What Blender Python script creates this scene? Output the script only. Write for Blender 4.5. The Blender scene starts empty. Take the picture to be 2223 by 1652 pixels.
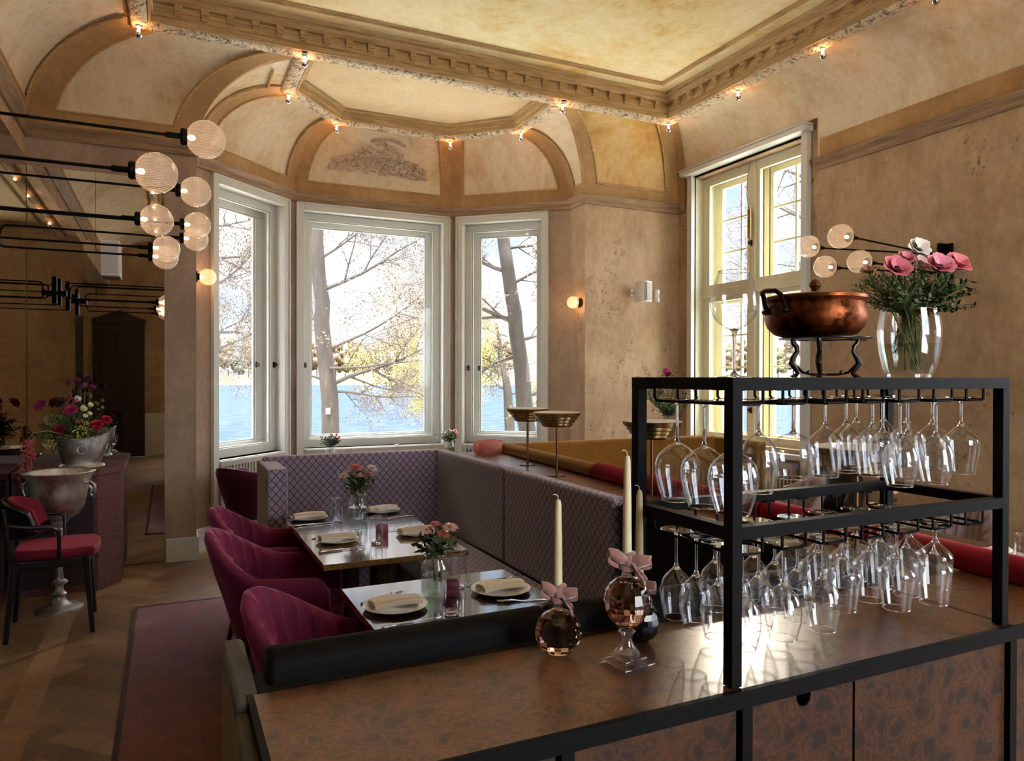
import bpy, bmesh, math, random
from math import sin, cos, pi, radians, sqrt, atan2
from mathutils import Vector, Matrix, noise
random.seed(7)
R = random.random
def U(a, b): return a + (b - a) * random.random()
sc = bpy.context.scene
COL = sc.collection

# ------------------------------------------------------------------ materials
def srgb(h):
    h = h.lstrip('#'); c = [int(h[i:i+2], 16) / 255 for i in (0, 2, 4)]
    return tuple(((x + .055) / 1.055) ** 2.4 if x > .04045 else x / 12.92 for x in c) + (1,)
class NT:
    def __init__(s, name):
        s.m = bpy.data.materials.new(name); s.m.use_nodes = True; s.t = s.m.node_tree
        s.b = s.t.nodes['Principled BSDF']; s.out = s.t.nodes['Material Output']
    def n(s, typ, _ins=None, **kw):
        nd = s.t.nodes.new(typ)
        for k, v in kw.items(): setattr(nd, k, v)
        for k, v in (_ins or {}).items():
            if isinstance(v, bpy.types.NodeSocket): s.t.links.new(v, nd.inputs[k])
            else: nd.inputs[k].default_value = v
        return nd
    def l(s, a, b): s.t.links.new(a, b)
    def set(s, **kw):
        for k, v in kw.items():
            k = {'color': 'Base Color', 'rough': 'Roughness', 'metal': 'Metallic', 'trans': 'Transmission Weight', 'ior': 'IOR', 'sheen': 'Sheen Weight',
                 'coat': 'Coat Weight', 'spec': 'Specular IOR Level', 'emis': 'Emission Color', 'estr': 'Emission Strength', 'normal': 'Normal',
                 'croug': 'Coat Roughness', 'sss': 'Subsurface Weight', 'sheenr': 'Sheen Roughness', 'sheent': 'Sheen Tint', 'alpha': 'Alpha'}[k]
            if isinstance(v, bpy.types.NodeSocket): s.l(v, s.b.inputs[k])
            else: s.b.inputs[k].default_value = v
        return s
    def co(s, scale=(1, 1, 1), kind='Object', rot=(0, 0, 0)):
        tc = s.n('ShaderNodeTexCoord')
        return s.n('ShaderNodeMapping', {'Vector': tc.outputs[kind], 'Scale': scale, 'Rotation': rot}).outputs[0]
    def noise(s, vec, scale, detail=4, rough=.55, dist=0):
        return s.n('ShaderNodeTexNoise', {'Vector': vec, 'Scale': scale, 'Detail': detail, 'Roughness': rough, 'Distortion': dist}).outputs[0]
    def ramp(s, fac, stops, interp='LINEAR'):
        r = s.n('ShaderNodeValToRGB', {'Fac': fac}); cr = r.color_ramp; cr.interpolation = interp
        while len(cr.elements) < len(stops): cr.elements.new(.5)
        for e, (p, c) in zip(cr.elements, stops): e.position = p; e.color = c if len(c) == 4 else tuple(c) + (1,)
        return r.outputs[0]
    def mix(s, fac, a, b, mode='MIX'):
        m = s.n('ShaderNodeMix', data_type='RGBA', blend_type=mode)
        for i, v in ((0, fac), (6, a), (7, b)):
            if isinstance(v, bpy.types.NodeSocket): s.l(v, m.inputs[i])
            else: m.inputs[i].default_value = v
        return m.outputs[2]
    def math(s, op, a, b=0, c=0):
        m = s.n('ShaderNodeMath', operation=op)
        for i, v in enumerate((a, b, c)):
            if isinstance(v, bpy.types.NodeSocket): s.l(v, m.inputs[i])
            else: m.inputs[i].default_value = v
        return m.outputs[0]
    def bump(s, h, strength=.3, dist=.01):
        b = s.n('ShaderNodeBump', {'Height': h, 'Strength': strength, 'Distance': dist}); s.l(b.outputs[0], s.b.inputs['Normal']); return s
W = lambda v: (v, v, v, 1)
def simple(name, col, rough=.5, **kw):
    t = NT(name); t.set(color=srgb(col) if isinstance(col, str) else col, rough=rough, **kw); return t.m
def plaster(name, stops, pits=.5, scale=.8, bump=.25, rough=.75):
    t = NT(name); v = t.co()
    a = t.noise(v, scale, 8, .62, .5); b = t.noise(t.co((2.2, 2.2, .9)), 2.6, 7, .7, .3)
    f = t.mix(.38, a, b)
    c = t.ramp(f, [(p, srgb(h)) for p, h in stops])
    pn = t.ramp(t.noise(v, 22, 6, .75), [(.555, W(0)), (.63, W(1))])
    pm = t.ramp(t.noise(t.co((1.6, 1.6, 1)), 1.3, 4, .6), [(.53, W(0)), (.64, W(1))])
    mk = t.mix(1, pn, pm, 'MULTIPLY')
    c2 = t.mix(t.math('MULTIPLY', mk, pits), c, srgb('#5b4632'))
    fine = t.noise(t.co((1.6, 1.6, 1)), 13, 7, .75)
    t.set(color=t.mix(.16, c2, t.ramp(fine, [(.3, W(.12)), (.7, W(.85))]), 'OVERLAY'), rough=rough, spec=.25)
    h = t.math('SUBTRACT', fine, mk); t.bump(h, bump, .012); return t.m
M = {}
M['wall'] = plaster('wall_plaster', [(.30, '#846a50'), (.45, '#a4896a'), (.55, '#b59c7c'), (.68, '#8e765c')], pits=.85)
M['wallbay'] = plaster('bay_plaster', [(.25, '#806a58'), (.45, '#9c8672'), (.58, '#ac9884'), (.75, '#8a7462')], pits=.35)
M['cove'] = plaster('cove_plaster', [(.28, '#a08458'), (.42, '#c2b08c'), (.53, '#d4c8ac'), (.70, '#b0925e')], pits=.25, scale=1.1)
M['coveyel'] = plaster('cove_plaster_ochre', [(.3, '#a27834'), (.45, '#bf9a58'), (.56, '#ccb07a'), (.72, '#a87a34')], pits=.25, scale=1.2)
M['band'] = plaster('ochre_band', [(.3, '#86683e'), (.5, '#a6875a'), (.7, '#b89b6e')], pits=.2, scale=1.5)
M['ceil'] = plaster('ceiling_plaster', [(.36, '#c89e50'), (.44, '#dac890'), (.54, '#e4dab0'), (.66, '#d2ae66')], pits=.04, scale=.75, bump=.1)
M['ceilbay'] = plaster('bay_ceiling_plaster', [(.28, '#a89068'), (.45, '#c8b58c'), (.6, '#d0bf9c'), (.75, '#5c5034')], pits=.1, scale=.9)
def woodish(name, c1, c2, rough=.6):
    t = NT(name); n = t.noise(t.co((1.5, 1.5, 22)), 2.5, 6, .7)
    t.set(color=t.ramp(n, [(.3, srgb(c1)), (.7, srgb(c2))]), rough=rough, spec=.3); t.bump(n, .3, .006); return t.m
M['cornice'] = woodish('limed_cornice', '#8e7040', '#c6a878')
M['rail'] = woodish('worn_rail', '#7a6044', '#ac9070')
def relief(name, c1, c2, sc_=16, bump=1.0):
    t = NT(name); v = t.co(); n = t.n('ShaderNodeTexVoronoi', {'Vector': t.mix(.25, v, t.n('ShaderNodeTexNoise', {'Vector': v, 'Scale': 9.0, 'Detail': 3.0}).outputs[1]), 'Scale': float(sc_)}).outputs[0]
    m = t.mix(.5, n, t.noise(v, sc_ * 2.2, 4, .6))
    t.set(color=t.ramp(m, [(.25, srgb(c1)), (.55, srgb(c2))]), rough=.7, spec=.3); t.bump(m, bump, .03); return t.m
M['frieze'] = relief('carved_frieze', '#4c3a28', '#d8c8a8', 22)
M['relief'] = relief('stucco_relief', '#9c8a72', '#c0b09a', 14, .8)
M['white'] = simple('white_paint', '#c6c8c0', .35, spec=.5)
M['whitewin'] = simple('cream_window_paint', '#d6d2b2', .35)
M['whiteold'] = simple('white_plastic', '#e2e0db', .4)
M['radiator'] = simple('radiator_white', '#aaa79f', .4)
M['black'] = simple('black_steel', '#07080b', .55, spec=.12)
M['dark'] = simple('black_lacquer', '#0b0b0f', .3, spec=.5)
M['brass'] = simple('brushed_brass', '#a58c5c', .27, metal=1)
M['brassdark'] = simple('bronzed_brass', '#6f4f33', .35, metal=1)
M['steel'] = simple('polished_steel', '#b9b9bd', .18, metal=1)
M['chrome'] = simple('chrome', '#d8d8d8', .05, metal=1)
M['opal'] = simple('opal_disc', '#d9d4cc', .4)
M['porcelain'] = simple('porcelain', '#dcd8d0', .18, spec=.5)
M['napkin'] = simple('linen_napkin', '#d8ccbb', .9, sheen=.3)
M['wax'] = simple('ivory_wax', '#ded2a8', .45, sss=.15)
M['wick'] = simple('wick', '#cfc9b8', .9)
M['ribbon'] = simple('velvet_ribbon', '#9a6a5c', .7, sheen=.9)
M['legwood'] = simple('walnut_leg', '#4d2c18', .45)
M['doorwood'] = simple('dark_door', '#2a1a1c', .35, spec=.6)
def aged(name, c1, c2, rough=.3, sc_=6):
    t = NT(name); n = t.noise(t.co(), sc_, 8, .7)
    t.set(color=t.ramp(n, [(.40, srgb(c1)), (.58, srgb(c2))]), metal=1, rough=t.math('ADD', t.math('MULTIPLY', n, .35), rough - .12)); t.bump(t.noise(t.co(), 45, 2), .12, .004); return t.m
M['silver'] = aged('aged_silver', '#8a8783', '#cdc9c4', .38)
M['copper'] = aged('aged_copper', '#2a1008', '#a05a32', .32, 8)
M['iron'] = simple('dark_bronze', '#3a322c', .3, metal=1)
def velvet(name, c, edge, dark=None, sh=.6):
    t = NT(name); n = t.noise(t.co(), 5, 5, .6)
    t.set(color=t.ramp(n, [(.3, srgb(dark or c)), (.65, srgb(c))]), rough=.72, sheen=sh, sheenr=.3, sheent=srgb(edge), spec=.15)
    t.bump(t.noise(t.co(), 160, 2), .06, .002); return t.m
M['magenta'] = velvet('magenta_velvet', '#742848', '#ff9ccc', '#5c1e38', 1.0)
M['crimson'] = velvet('crimson_velvet', '#8c1522', '#d05060', '#70101b')
M['redseat'] = velvet('dark_red_velvet', '#701a2c', '#c86078')
M['lilac'] = velvet('grey_lilac_velvet', '#8f7d7c', '#d0c4c4', '#80706f')
M['mustard'] = velvet('mustard_velvet', '#8a5f22', '#c8a060', '#7a5420')
M['blackvelvet'] = velvet('black_velvet', '#0a0807', '#8a6a4a', '#040303', .12)
M['greyvelvet'] = velvet('moss_grey_velvet', '#5a564c', '#a8a290', '#46433c')
def diamond():
    t = NT('diamond_weave'); tc = t.n('ShaderNodeTexCoord'); sp = t.n('ShaderNodeSeparateXYZ', {0: tc.outputs['UV']})
    u = t.math('DIVIDE', sp.outputs[0], .052); v = t.math('DIVIDE', sp.outputs[1], .06)
    a = t.math('FRACT', t.math('ADD', u, v)); b = t.math('FRACT', t.math('SUBTRACT', u, v))
    da = t.math('ABSOLUTE', t.math('SUBTRACT', a, .5)); db = t.math('ABSOLUTE', t.math('SUBTRACT', b, .5))
    mx = t.math('MAXIMUM', da, db)
    band = t.math('GREATER_THAN', t.math('SINE', t.math('MULTIPLY', mx, 38)), -.1)
    cross = t.math('LESS_THAN', t.math('ABSOLUTE', t.math('SUBTRACT', da, db)), .05)
    inner = t.math('LESS_THAN', mx, .27)
    core = t.math('MULTIPLY', cross, inner)
    pat = t.math('MAXIMUM', t.math('MULTIPLY', band, t.math('GREATER_THAN', mx, .16)), t.math('SUBTRACT', inner, core))
    nz = t.noise(tc.outputs['UV'], 900, 2)
    col = t.mix(pat, srgb('#150f1b'), srgb('#b0a0b2'))
    t.set(color=t.mix(.25, col, t.ramp(nz, [(.3, W(.2)), (.7, W(.8))]), 'OVERLAY'), rough=.8, sheen=.35, spec=.1)
    t.bump(pat, .25, .002); return t.m
M['diamond'] = diamond()
def burl(name, c1, c2, c3, sc_, rough, coat, cr=.18):
    t = NT(name); v = t.co(); w = t.n('ShaderNodeTexNoise', {'Vector': v, 'Scale': 9.0, 'Detail': 4.0, 'Roughness': .6}).outputs[1]
    vv = t.mix(.10, v, w)
    f = t.n('ShaderNodeTexVoronoi', {'Vector': vv, 'Scale': float(sc_)}, feature='F1').outputs[0]
    d = t.n('ShaderNodeTexVoronoi', {'Vector': vv, 'Scale': float(sc_)}, feature='DISTANCE_TO_EDGE').outputs[0]
    core = t.ramp(f, [(.0, srgb(c1)), (.22, srgb(c1)), (.34, srgb(c2)), (.46, srgb(c3)), (.56, srgb(c2)), (.66, srgb(c3))])
    nz = t.noise(v, 34, 6, .7)
    c = t.mix(.2, core, t.ramp(nz, [(.35, srgb(c1)), (.65, srgb(c3))]))
    edge = t.ramp(d, [(.0, W(1)), (.035, W(.5)), (.08, W(0))])
    c = t.mix(t.math('MULTIPLY', edge, t.ramp(t.noise(v, 6, 3), [(.4, W(.1)), (.6, W(.75))])), c, srgb(c1))
    t.set(color=c, rough=rough, coat=coat, croug=cr, spec=.4); return t.m
M['burl'] = burl('burl_veneer', '#100704', '#28150a', '#4c2a10', 23, .5, .05)
M['burltop'] = burl('burl_counter_top', '#26130a', '#432410', '#6a3c1c', 24, .36, .6, .27)
M['plum'] = relief('plum_burl', '#38201f', '#6a4645', 60, .03); 
def wood(name, c1, c2, rough=.3, coat=.3, axis=(14, 1.2, 14)):
    t = NT(name); n = t.noise(t.co(axis), 2.2, 7, .65, .6)
    t.set(color=t.ramp(n, [(.32, srgb(c1)), (.68, srgb(c2))]), rough=rough, coat=coat, croug=.07); t.b.inputs['Coat IOR'].default_value = 1.5 + .35 * (coat == 1); return t.m
M['tabledark'] = wood('dark_table_wood', '#1e120d', '#35221a', .16, 1)
M['tablelight'] = wood('oiled_table_wood', '#5a4222', '#8a6c40', .18, 1)
M['pedestal'] = wood('table_pedestal_wood', '#33220f', '#57401f', .35, .2, (14, 14, 1))
def planks():
    t = NT('herringbone_oak'); at = t.n('ShaderNodeAttribute', attribute_name='rnd')
    n = t.noise(t.co((1.5, 1.5, 1)), 5, 7, .7, 1.2)
    c = t.ramp(at.outputs['Fac'], [(0, srgb('#6c543e')), (.5, srgb('#82664a')), (1, srgb('#987a5c'))])
    t.set(color=t.mix(.4, c, t.ramp(n, [(.3, W(.15)), (.7, W(.75))]), 'OVERLAY'), rough=.42, spec=.4); t.bump(n, .1, .003); return t.m
M['floor'] = planks()
def rug():
    t = NT('worn_rug'); v = t.co(); a = t.noise(v, 6, 6, .8); b = t.noise(t.co((1, 3, 1)), 28, 4, .7)
    c = t.ramp(t.mix(.5, a, b), [(.3, srgb('#54454a')), (.47, srgb('#6e4a4a')), (.56, srgb('#865050')), (.7, srgb('#685858'))])
    vo = t.n('ShaderNodeTexVoronoi', {'Vector': t.mix(.2, v, t.n('ShaderNodeTexNoise', {'Vector': v, 'Scale': 12.0}).outputs[1]), 'Scale': 16.0}, feature='DISTANCE_TO_EDGE').outputs[0]
    c = t.mix(t.math('MULTIPLY', t.ramp(vo, [(.02, W(1)), (.08, W(0))]), .12), c, srgb('#8c6a6a'))
    t.set(color=c, rough=.95, sheen=.3, spec=.05); t.bump(b, .3, .004); return t.m
M['rug'] = rug()
M['rugedge'] = simple('rug_binding', '#4a3030', .9)
def thin_glass(name, tint=(1, 1, 1, 1), ior=1.5, rough=0, mixin=0, bump=None, diff=(1, 1, 1, 1)):
    t = NT(name); t.t.nodes.remove(t.b)
    bf = t.n('ShaderNodeNewGeometry').outputs['Backfacing']; fr = t.n('ShaderNodeFresnel', {'IOR': t.math('ADD', ior, t.math('MULTIPLY', bf, 1 / ior - ior))}); tr = t.n('ShaderNodeBsdfTransparent', {0: tint}); gl = t.n('ShaderNodeBsdfGlossy', {'Color': (1, 1, 1, 1), 'Roughness': rough})
    s = t.n('ShaderNodeMixShader', {0: fr.outputs[0], 1: tr.outputs[0], 2: gl.outputs[0]})
    if bump:
        wv = t.n('ShaderNodeTexWave', {'Vector': t.co(), 'Scale': bump}, bands_direction='X')
        bp = t.n('ShaderNodeBump', {'Height': wv.outputs[1], 'Strength': .6, 'Distance': .004})
        t.l(bp.outputs[0], fr.inputs['Normal']); t.l(bp.outputs[0], gl.inputs['Normal'])
    if mixin:
        df = t.n('ShaderNodeBsdfTranslucent', {0: diff}); d2 = t.n('ShaderNodeBsdfDiffuse', {0: diff}); dd = t.n('ShaderNodeMixShader', {0: .5, 1: df.outputs[0], 2: d2.outputs[0]})
        fac = mixin
        if bump:
            fac = t.math('MULTIPLY', wv.outputs[1], mixin * 1.6)
        s = t.n('ShaderNodeMixShader', {0: fac, 1: s.outputs[0], 2: dd.outputs[0]})
    t.l(s.outputs[0], t.out.inputs[0]); return t.m
M['pane'] = thin_glass('window_pane', ior=1.25)
M['glass'] = thin_glass('drinking_glass', ior=1.55, tint=(.975, .98, .985, 1))
M['jar'] = thin_glass('jar_glass', ior=1.6, tint=(.96, .975, .975, 1))
M['globe'] = thin_glass('ribbed_globe_glass', ior=1.45, rough=.05, mixin=.2, bump=52.0, diff=(.95, .93, .9, 1), tint=(1, .98, .95, 1))
M['bulbglass'] = thin_glass('clear_bulb_glass', ior=1.4)
M['pinkglass'] = thin_glass('pink_ribbed_glass', ior=1.5, tint=(.72, .42, .52, 1), mixin=.25, diff=(.5, .22, .32, 1))
M['pinkswirl'] = thin_glass('pink_swirl_glass', ior=1.4, tint=(.9, .6, .58, 1), mixin=.55, diff=(.85, .5, .46, 1))
def solidglass(name, col, ior=1.5):
    t = NT(name); t.set(color=col, rough=.0, trans=1, ior=ior); return t.m
M['stem'] = solidglass('solid_glass', (1, 1, 1, 1))
def halfglass(name, col, f):
    t = NT(name); t.set(color=col, rough=0, trans=1, ior=1.5); tr = t.n('ShaderNodeBsdfTransparent', {0: col}); s = t.n('ShaderNodeMixShader', {0: f, 1: t.b.outputs[0], 2: tr.outputs[0]}); t.l(s.outputs[0], t.out.inputs[0]); return t.m
M['crystal'] = thin_glass('clear_crystal', ior=2.1, tint=(.90, .85, .82, 1), mixin=.05, diff=(.8, .7, .66, 1))
M['amber'] = solidglass('blush_crystal', (.80, .50, .38, 1))
M['water'] = thin_glass('water', ior=1.25, tint=(.88, .92, .88, 1))
def emis(name, c, s):
    t = NT(name); t.set(color=c, emis=c, estr=s); return t.m
M['filament'] = emis('glowing_filament', (1, .50, .20, 1), 5)
M['glow'] = emis('bulb_glow', (1, .36, .12, 1), 8)
t = NT('bronze_mirror'); t.set(color=(.56, .54, .50, 1), metal=1, rough=.015); M['mirror'] = t.m
def leafmat(name, c1, c2, trans=.25):
    t = NT(name); oi = t.n('ShaderNodeObjectInfo'); n = t.noise(t.co(), 9, 2)
    c = t.ramp(n, [(.3, srgb(c1)), (.7, srgb(c2))]); t.set(color=c, rough=.6, spec=.3)
    return t.m
M['leaf'] = leafmat('dark_leaf', '#293c22', '#5a6e3e'); M['leaf2'] = leafmat('grey_green_leaf', '#4a5638', '#7e8a5c'); M['stemgreen'] = leafmat('flower_stem', '#4a5a2a', '#7d8a4e')
for k, c in dict(pink='#e391a4', coral='#d97a86', blush='#e8c4bc', white='#e9e0d6', plum='#5a1c40', fuchsia='#b0386e', ruby='#a01434', lime='#b8b25a', cream='#d8d4a8', darkpl='#2c0f1e', salmon='#c87868', amar='#a8504c', yolk='#b88a3a', black='#181015').items():
    M['p_' + k] = simple('petal_' + k, c, .6, spec=.25)
t = NT('bark'); n = t.noise(t.co((1, 1, .25)), 9, 7, .75); t.set(color=t.ramp(n, [(.35, srgb('#16120d')), (.6, srgb('#2c241a')), (.75, srgb('#483b2a'))]), rough=.9); t.bump(n, .7, .04); M['bark'] = t.m
M['twig'] = simple('twig', '#2c251e', .9); M['budleaf'] = simple('spring_buds', '#46392a', .8); M['willow'] = simple('willow_leaf', '#7a7020', .8)
M['farleaf'] = leafmat('far_foliage', '#3a3020', '#554430'); M['farleaf2'] = leafmat('far_green', '#3a4022', '#5a5a28'); M['fardark'] = leafmat('far_conifer', '#202a1e', '#2e3828')
M['grass'] = simple('bank_grass', '#5c5828', .9); M['reed'] = simple('reeds', '#b8905c', .9)
t = NT('lake_water'); n = t.noise(t.co((.5, 1.6, 1), rot=(0, 0, .45)), 1.0, 8, .75); t.set(color=t.ramp(n, [(.40, (.013, .021, .038, 1)), (.60, (.032, .042, .060, 1))]), rough=1, spec=0); t.bump(n, .25, .1); M['lake'] = t.m
M['stone'] = simple('outer_render', '#8f8a80', .9)

# ------------------------------------------------------------------ mesh builder
class MB:
    def __init__(s): s.v = []; s.f = []; s.a = []
    def add(s, vs, fs, val=None):
        o = len(s.v); s.v += [tuple(v) for v in vs]; s.f += [tuple(i + o for i in f) for f in fs]
        if val is not None: s.a += [val] * len(fs)
        return s
    def box(s, x0, x1, y0, y1, z0, z1, mt=None):
        vs = [Vector((x, y, z)) for z in (z0, z1) for y in (y0, y1) for x in (x0, x1)]
        if mt: vs = [mt @ v for v in vs]
        return s.add(vs, [(0, 2, 3, 1), (4, 5, 7, 6), (0, 1, 5, 4), (2, 6, 7, 3), (0, 4, 6, 2), (1, 3, 7, 5)])
    def tube(s, pts, r, n=8, cap=True, closed=False):
        pts = [Vector(p) for p in pts]; N = len(pts); rs = r if isinstance(r, (list, tuple)) else [r] * N
        t0 = (pts[1] - pts[0]).normalized(); up = Vector((0, 0, 1)) if abs(t0.z) < .9 else Vector((1, 0, 0))
        a = t0.cross(up).normalized(); vs = []
        for i in range(N):
            if closed: t = (pts[(i + 1) % N] - pts[i - 1]).normalized()
            else: t = (pts[min(i + 1, N - 1)] - pts[max(i - 1, 0)]).normalized()
            a = (a - t * a.dot(t)); a = a.normalized() if a.length > 1e-6 else t.orthogonal().normalized(); b = t.cross(a)
            vs += [pts[i] + (a * cos(2 * pi * k / n) + b * sin(2 * pi * k / n)) * rs[i] for k in range(n)]
        fs = []
        for i in range(N if closed else N - 1):
            j = (i + 1) % N
            fs += [(i * n + k, i * n + (k + 1) % n, j * n + (k + 1) % n, j * n + k) for k in range(n)]
        if cap and not closed: fs += [tuple(range(n))[::-1], tuple(range((N - 1) * n, N * n))]
        return s.add(vs, fs)
    def lathe(s, prof, n=32, c=(0, 0, 0), mt=None, closed=False):
        vs = []; fs = []; c = Vector(c)
        for (r, z) in prof: vs += [c + Vector((r * cos(2 * pi * k / n), r * sin(2 * pi * k / n), z)) for k in range(n)]
        if mt: vs = [mt @ v for v in vs]
        m = len(prof)
        for i in range(m if closed else m - 1):
            j = (i + 1) % m
            fs += [(i * n + k, i * n + (k + 1) % n, j * n + (k + 1) % n, j * n + k) for k in range(n)]
        if not closed:
            if prof[0][0] > 1e-4: fs.append(tuple(range(n))[::-1])
            if prof[-1][0] > 1e-4: fs.append(tuple(range((m - 1) * n, m * n)))
        return s.add(vs, fs)
    def prism(s, poly, z0, z1, mt=None):
        n = len(poly); vs = [Vector((x, y, z0)) for x, y in poly] + [Vector((x, y, z1)) for x, y in poly]
        if mt: vs = [mt @ v for v in vs]
        return s.add(vs, [tuple(range(n))[::-1], tuple(range(n, 2 * n))] + [(i, (i + 1) % n, (i + 1) % n + n, i + n) for i in range(n)])
    def extr(s, prof, p0, p1, side):
        # prof: (a, z) points, a along 'side', swept from p0 to p1
        p0 = Vector(p0); p1 = Vector(p1); sd = Vector(side); n = len(prof)
        vs = [p0 + sd * a + Vector((0, 0, z)) for a, z in prof] + [p1 + sd * a + Vector((0, 0, z)) for a, z in prof]
        return s.add(vs, [tuple(range(n))[::-1], tuple(range(n, 2 * n))] + [(i, (i + 1) % n, (i + 1) % n + n, i + n) for i in range(n)])
    def sweep(s, path, prof, close=False):
        P = [Vector((x, y, 0)) for x, y in path]; N = len(P); n = len(prof); vs = []
        for i in range(N):
            d0 = (P[i] - P[i - 1]).normalized() if i > 0 else None; d1 = (P[i + 1] - P[i]).normalized() if i < N - 1 else None
            n0 = Vector((-d0.y, d0.x, 0)) if d0 else None; n1 = Vector((-d1.y, d1.x, 0)) if d1 else None
            m = (n0 + n1).normalized() if (n0 and n1) else (n0 or n1)
            if n0 and n1: m = m / max(.3, m.dot(n0))
            vs += [P[i] + m * o + Vector((0, 0, z)) for o, z in prof]
        fs = []
        for i in range(N - 1):
            for k in range(n if close else n - 1): fs.append((i * n + k, i * n + (k + 1) % n, (i + 1) * n + (k + 1) % n, (i + 1) * n + k))
        if close: fs += [tuple(range(n))[::-1], tuple(range((N - 1) * n, N * n))]
        return s.add(vs, fs)
    def grid(s, fn, nu, nv, wrap=False):
        vs = [fn(i / nu, j / nv) for i in range(nu + 1) for j in range(nv + 1)]
        return s.add(vs, [(i * (nv + 1) + j, (i + 1) * (nv + 1) + j, (i + 1) * (nv + 1) + j + 1, i * (nv + 1) + j + 1) for i in range(nu) for j in range(nv)])
    def ball(s, c, r, sub=1, sq=(1, 1, 1), jit=0):
        b = bmesh.new(); bmesh.ops.create_icosphere(b, subdivisions=sub, radius=1)
        vs = [Vector(c) + Vector((v.co.x * sq[0], v.co.y * sq[1], v.co.z * sq[2])) * r * (1 + jit * (R() - .5)) for v in b.verts]
        fs = [tuple(v.index for v in f.verts) for f in b.faces]; b.free(); return s.add(vs, fs)
    def xf(s, mt): s.v = [tuple(mt @ Vector(v)) for v in s.v]; return s
    def mesh(s, name, mat, smooth=True, ang=35, uv=False, fixn=True):
        me = bpy.data.meshes.new(name); me.from_pydata(s.v, [], s.f)
        if s.a:
            at = me.attributes.new('rnd', 'FLOAT', 'FACE'); at.data.foreach_set('value', s.a)
        if fixn:
            b = bmesh.new(); b.from_mesh(me); bmesh.ops.recalc_face_normals(b, faces=b.faces); b.to_mesh(me); b.free()
        if uv:
            ul = me.uv_layers.new(name='UV')
            for p in me.polygons:
                nx, ny, nz = (abs(c) for c in p.normal)
                for li in p.loop_indices:
                    c = me.vertices[me.loops[li].vertex_index].co
                    ul.data[li].uv = (c.x, c.y) if nz > max(nx, ny) else ((c.y, c.z) if nx > ny else (c.x, c.z))
        if mat: me.materials.append(mat)
        if smooth: me.shade_smooth(); me.set_sharp_from_angle(angle=radians(ang))
        return me
    def build(s, name, mat, parent=None, bevel=0, seg=2, sub=0, loc=None, rot=None, **kw):
        o = bpy.data.objects.new(name, s.mesh(name, mat, **kw)); COL.objects.link(o); o.parent = parent
        if loc: o.location = loc
        if rot: o.rotation_euler = rot
        if bevel:
            m = o.modifiers.new('bevel', 'BEVEL'); m.width = bevel; m.segments = seg; m.limit_method = 'ANGLE'; m.angle_limit = radians(40)
        if sub:
            m = o.modifiers.new('sub', 'SUBSURF'); m.levels = m.render_levels = sub
        return o
def tag(o, label=None, cat=None, group=None, kind=None):
    if label: o['label'] = label
    if cat: o['category'] = cat
    if group: o['group'] = group
    if kind: o['kind'] = kind
    return o
def empty(name, loc=(0, 0, 0), rz=0, label=None, cat=None, group=None, kind=None, rot=None):
    o = bpy.data.objects.new(name, None); COL.objects.link(o); o.location = loc; o.rotation_euler = rot or (0, 0, rz); o.empty_display_size = .1
    return tag(o, label, cat, group, kind)
def struct(name, mb, mat, label, cat='room shell', **kw): return tag(mb.build(name, mat, **kw), label, cat, kind='structure')
def dup(root, loc=None, rot=None, label=None, group=None):
    r = root.copy(); COL.objects.link(r)
    if loc is not None: r.location = loc
    if rot is not None: r.rotation_euler = rot
    if label: r['label'] = label
    if group: r['group'] = group
    for ch in list(root.children):
        c = ch.copy(); COL.objects.link(c); c.parent = r
        for g in list(ch.children):
            d = g.copy(); COL.objects.link(d); d.parent = c
    return r
def plight(name, loc, power, col, rad=.02, parent=None):
    l = bpy.data.lights.new(name, 'POINT'); l.energy = power; l.color = col; l.shadow_soft_size = rad
    o = bpy.data.objects.new(name, l); COL.objects.link(o); o.location = loc; o.parent = parent; return o
def arcp(c, r, a0, a1, n, ax='xz'):
    out = []
    for i in range(n + 1):
        a = a0 + (a1 - a0) * i / n; p = [c[0], c[1], c[2]]
        i0, i1 = 'xyz'.index(ax[0]), 'xyz'.index(ax[1]); p[i0] += r * cos(a); p[i1] += r * sin(a); out.append(tuple(p))
    return out

M['gravel'] = simple('pale_gravel', '#bcb7ac', .9)  # pale surface of the added ground that bounces light indoors
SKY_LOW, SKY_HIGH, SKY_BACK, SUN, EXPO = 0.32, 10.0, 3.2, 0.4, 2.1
# ------------------------------------------------------------------ room shell
def wall_panel(p0, p1, z0, z1, th, ops=(), y0=0.0):
    """slab between plan points p0,p1; local x along, local y outward; ops = openings (s0,s1,za,zb)"""
    d = Vector((p1[0] - p0[0], p1[1] - p0[1])); L = d.length; a = atan2(d.y, d.x)
    mt = Matrix.Translation((p0[0], p0[1], 0)) @ Matrix.Rotation(a, 4, 'Z'); m = MB(); x = 0
    for s0, s1, za, zb in sorted(ops):
        if s0 > x: m.box(x, s0, y0, y0 + th, z0, z1, mt)
        if za > z0: m.box(s0, s1, y0, y0 + th, z0, za, mt)
        if zb < z1: m.box(s0, s1, y0, y0 + th, zb, z1, mt)
        x = s1
    if x < L: m.box(x, L, y0, y0 + th, z0, z1, mt)
    return m
ZR, ZF = 3.6, 4.29
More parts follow.
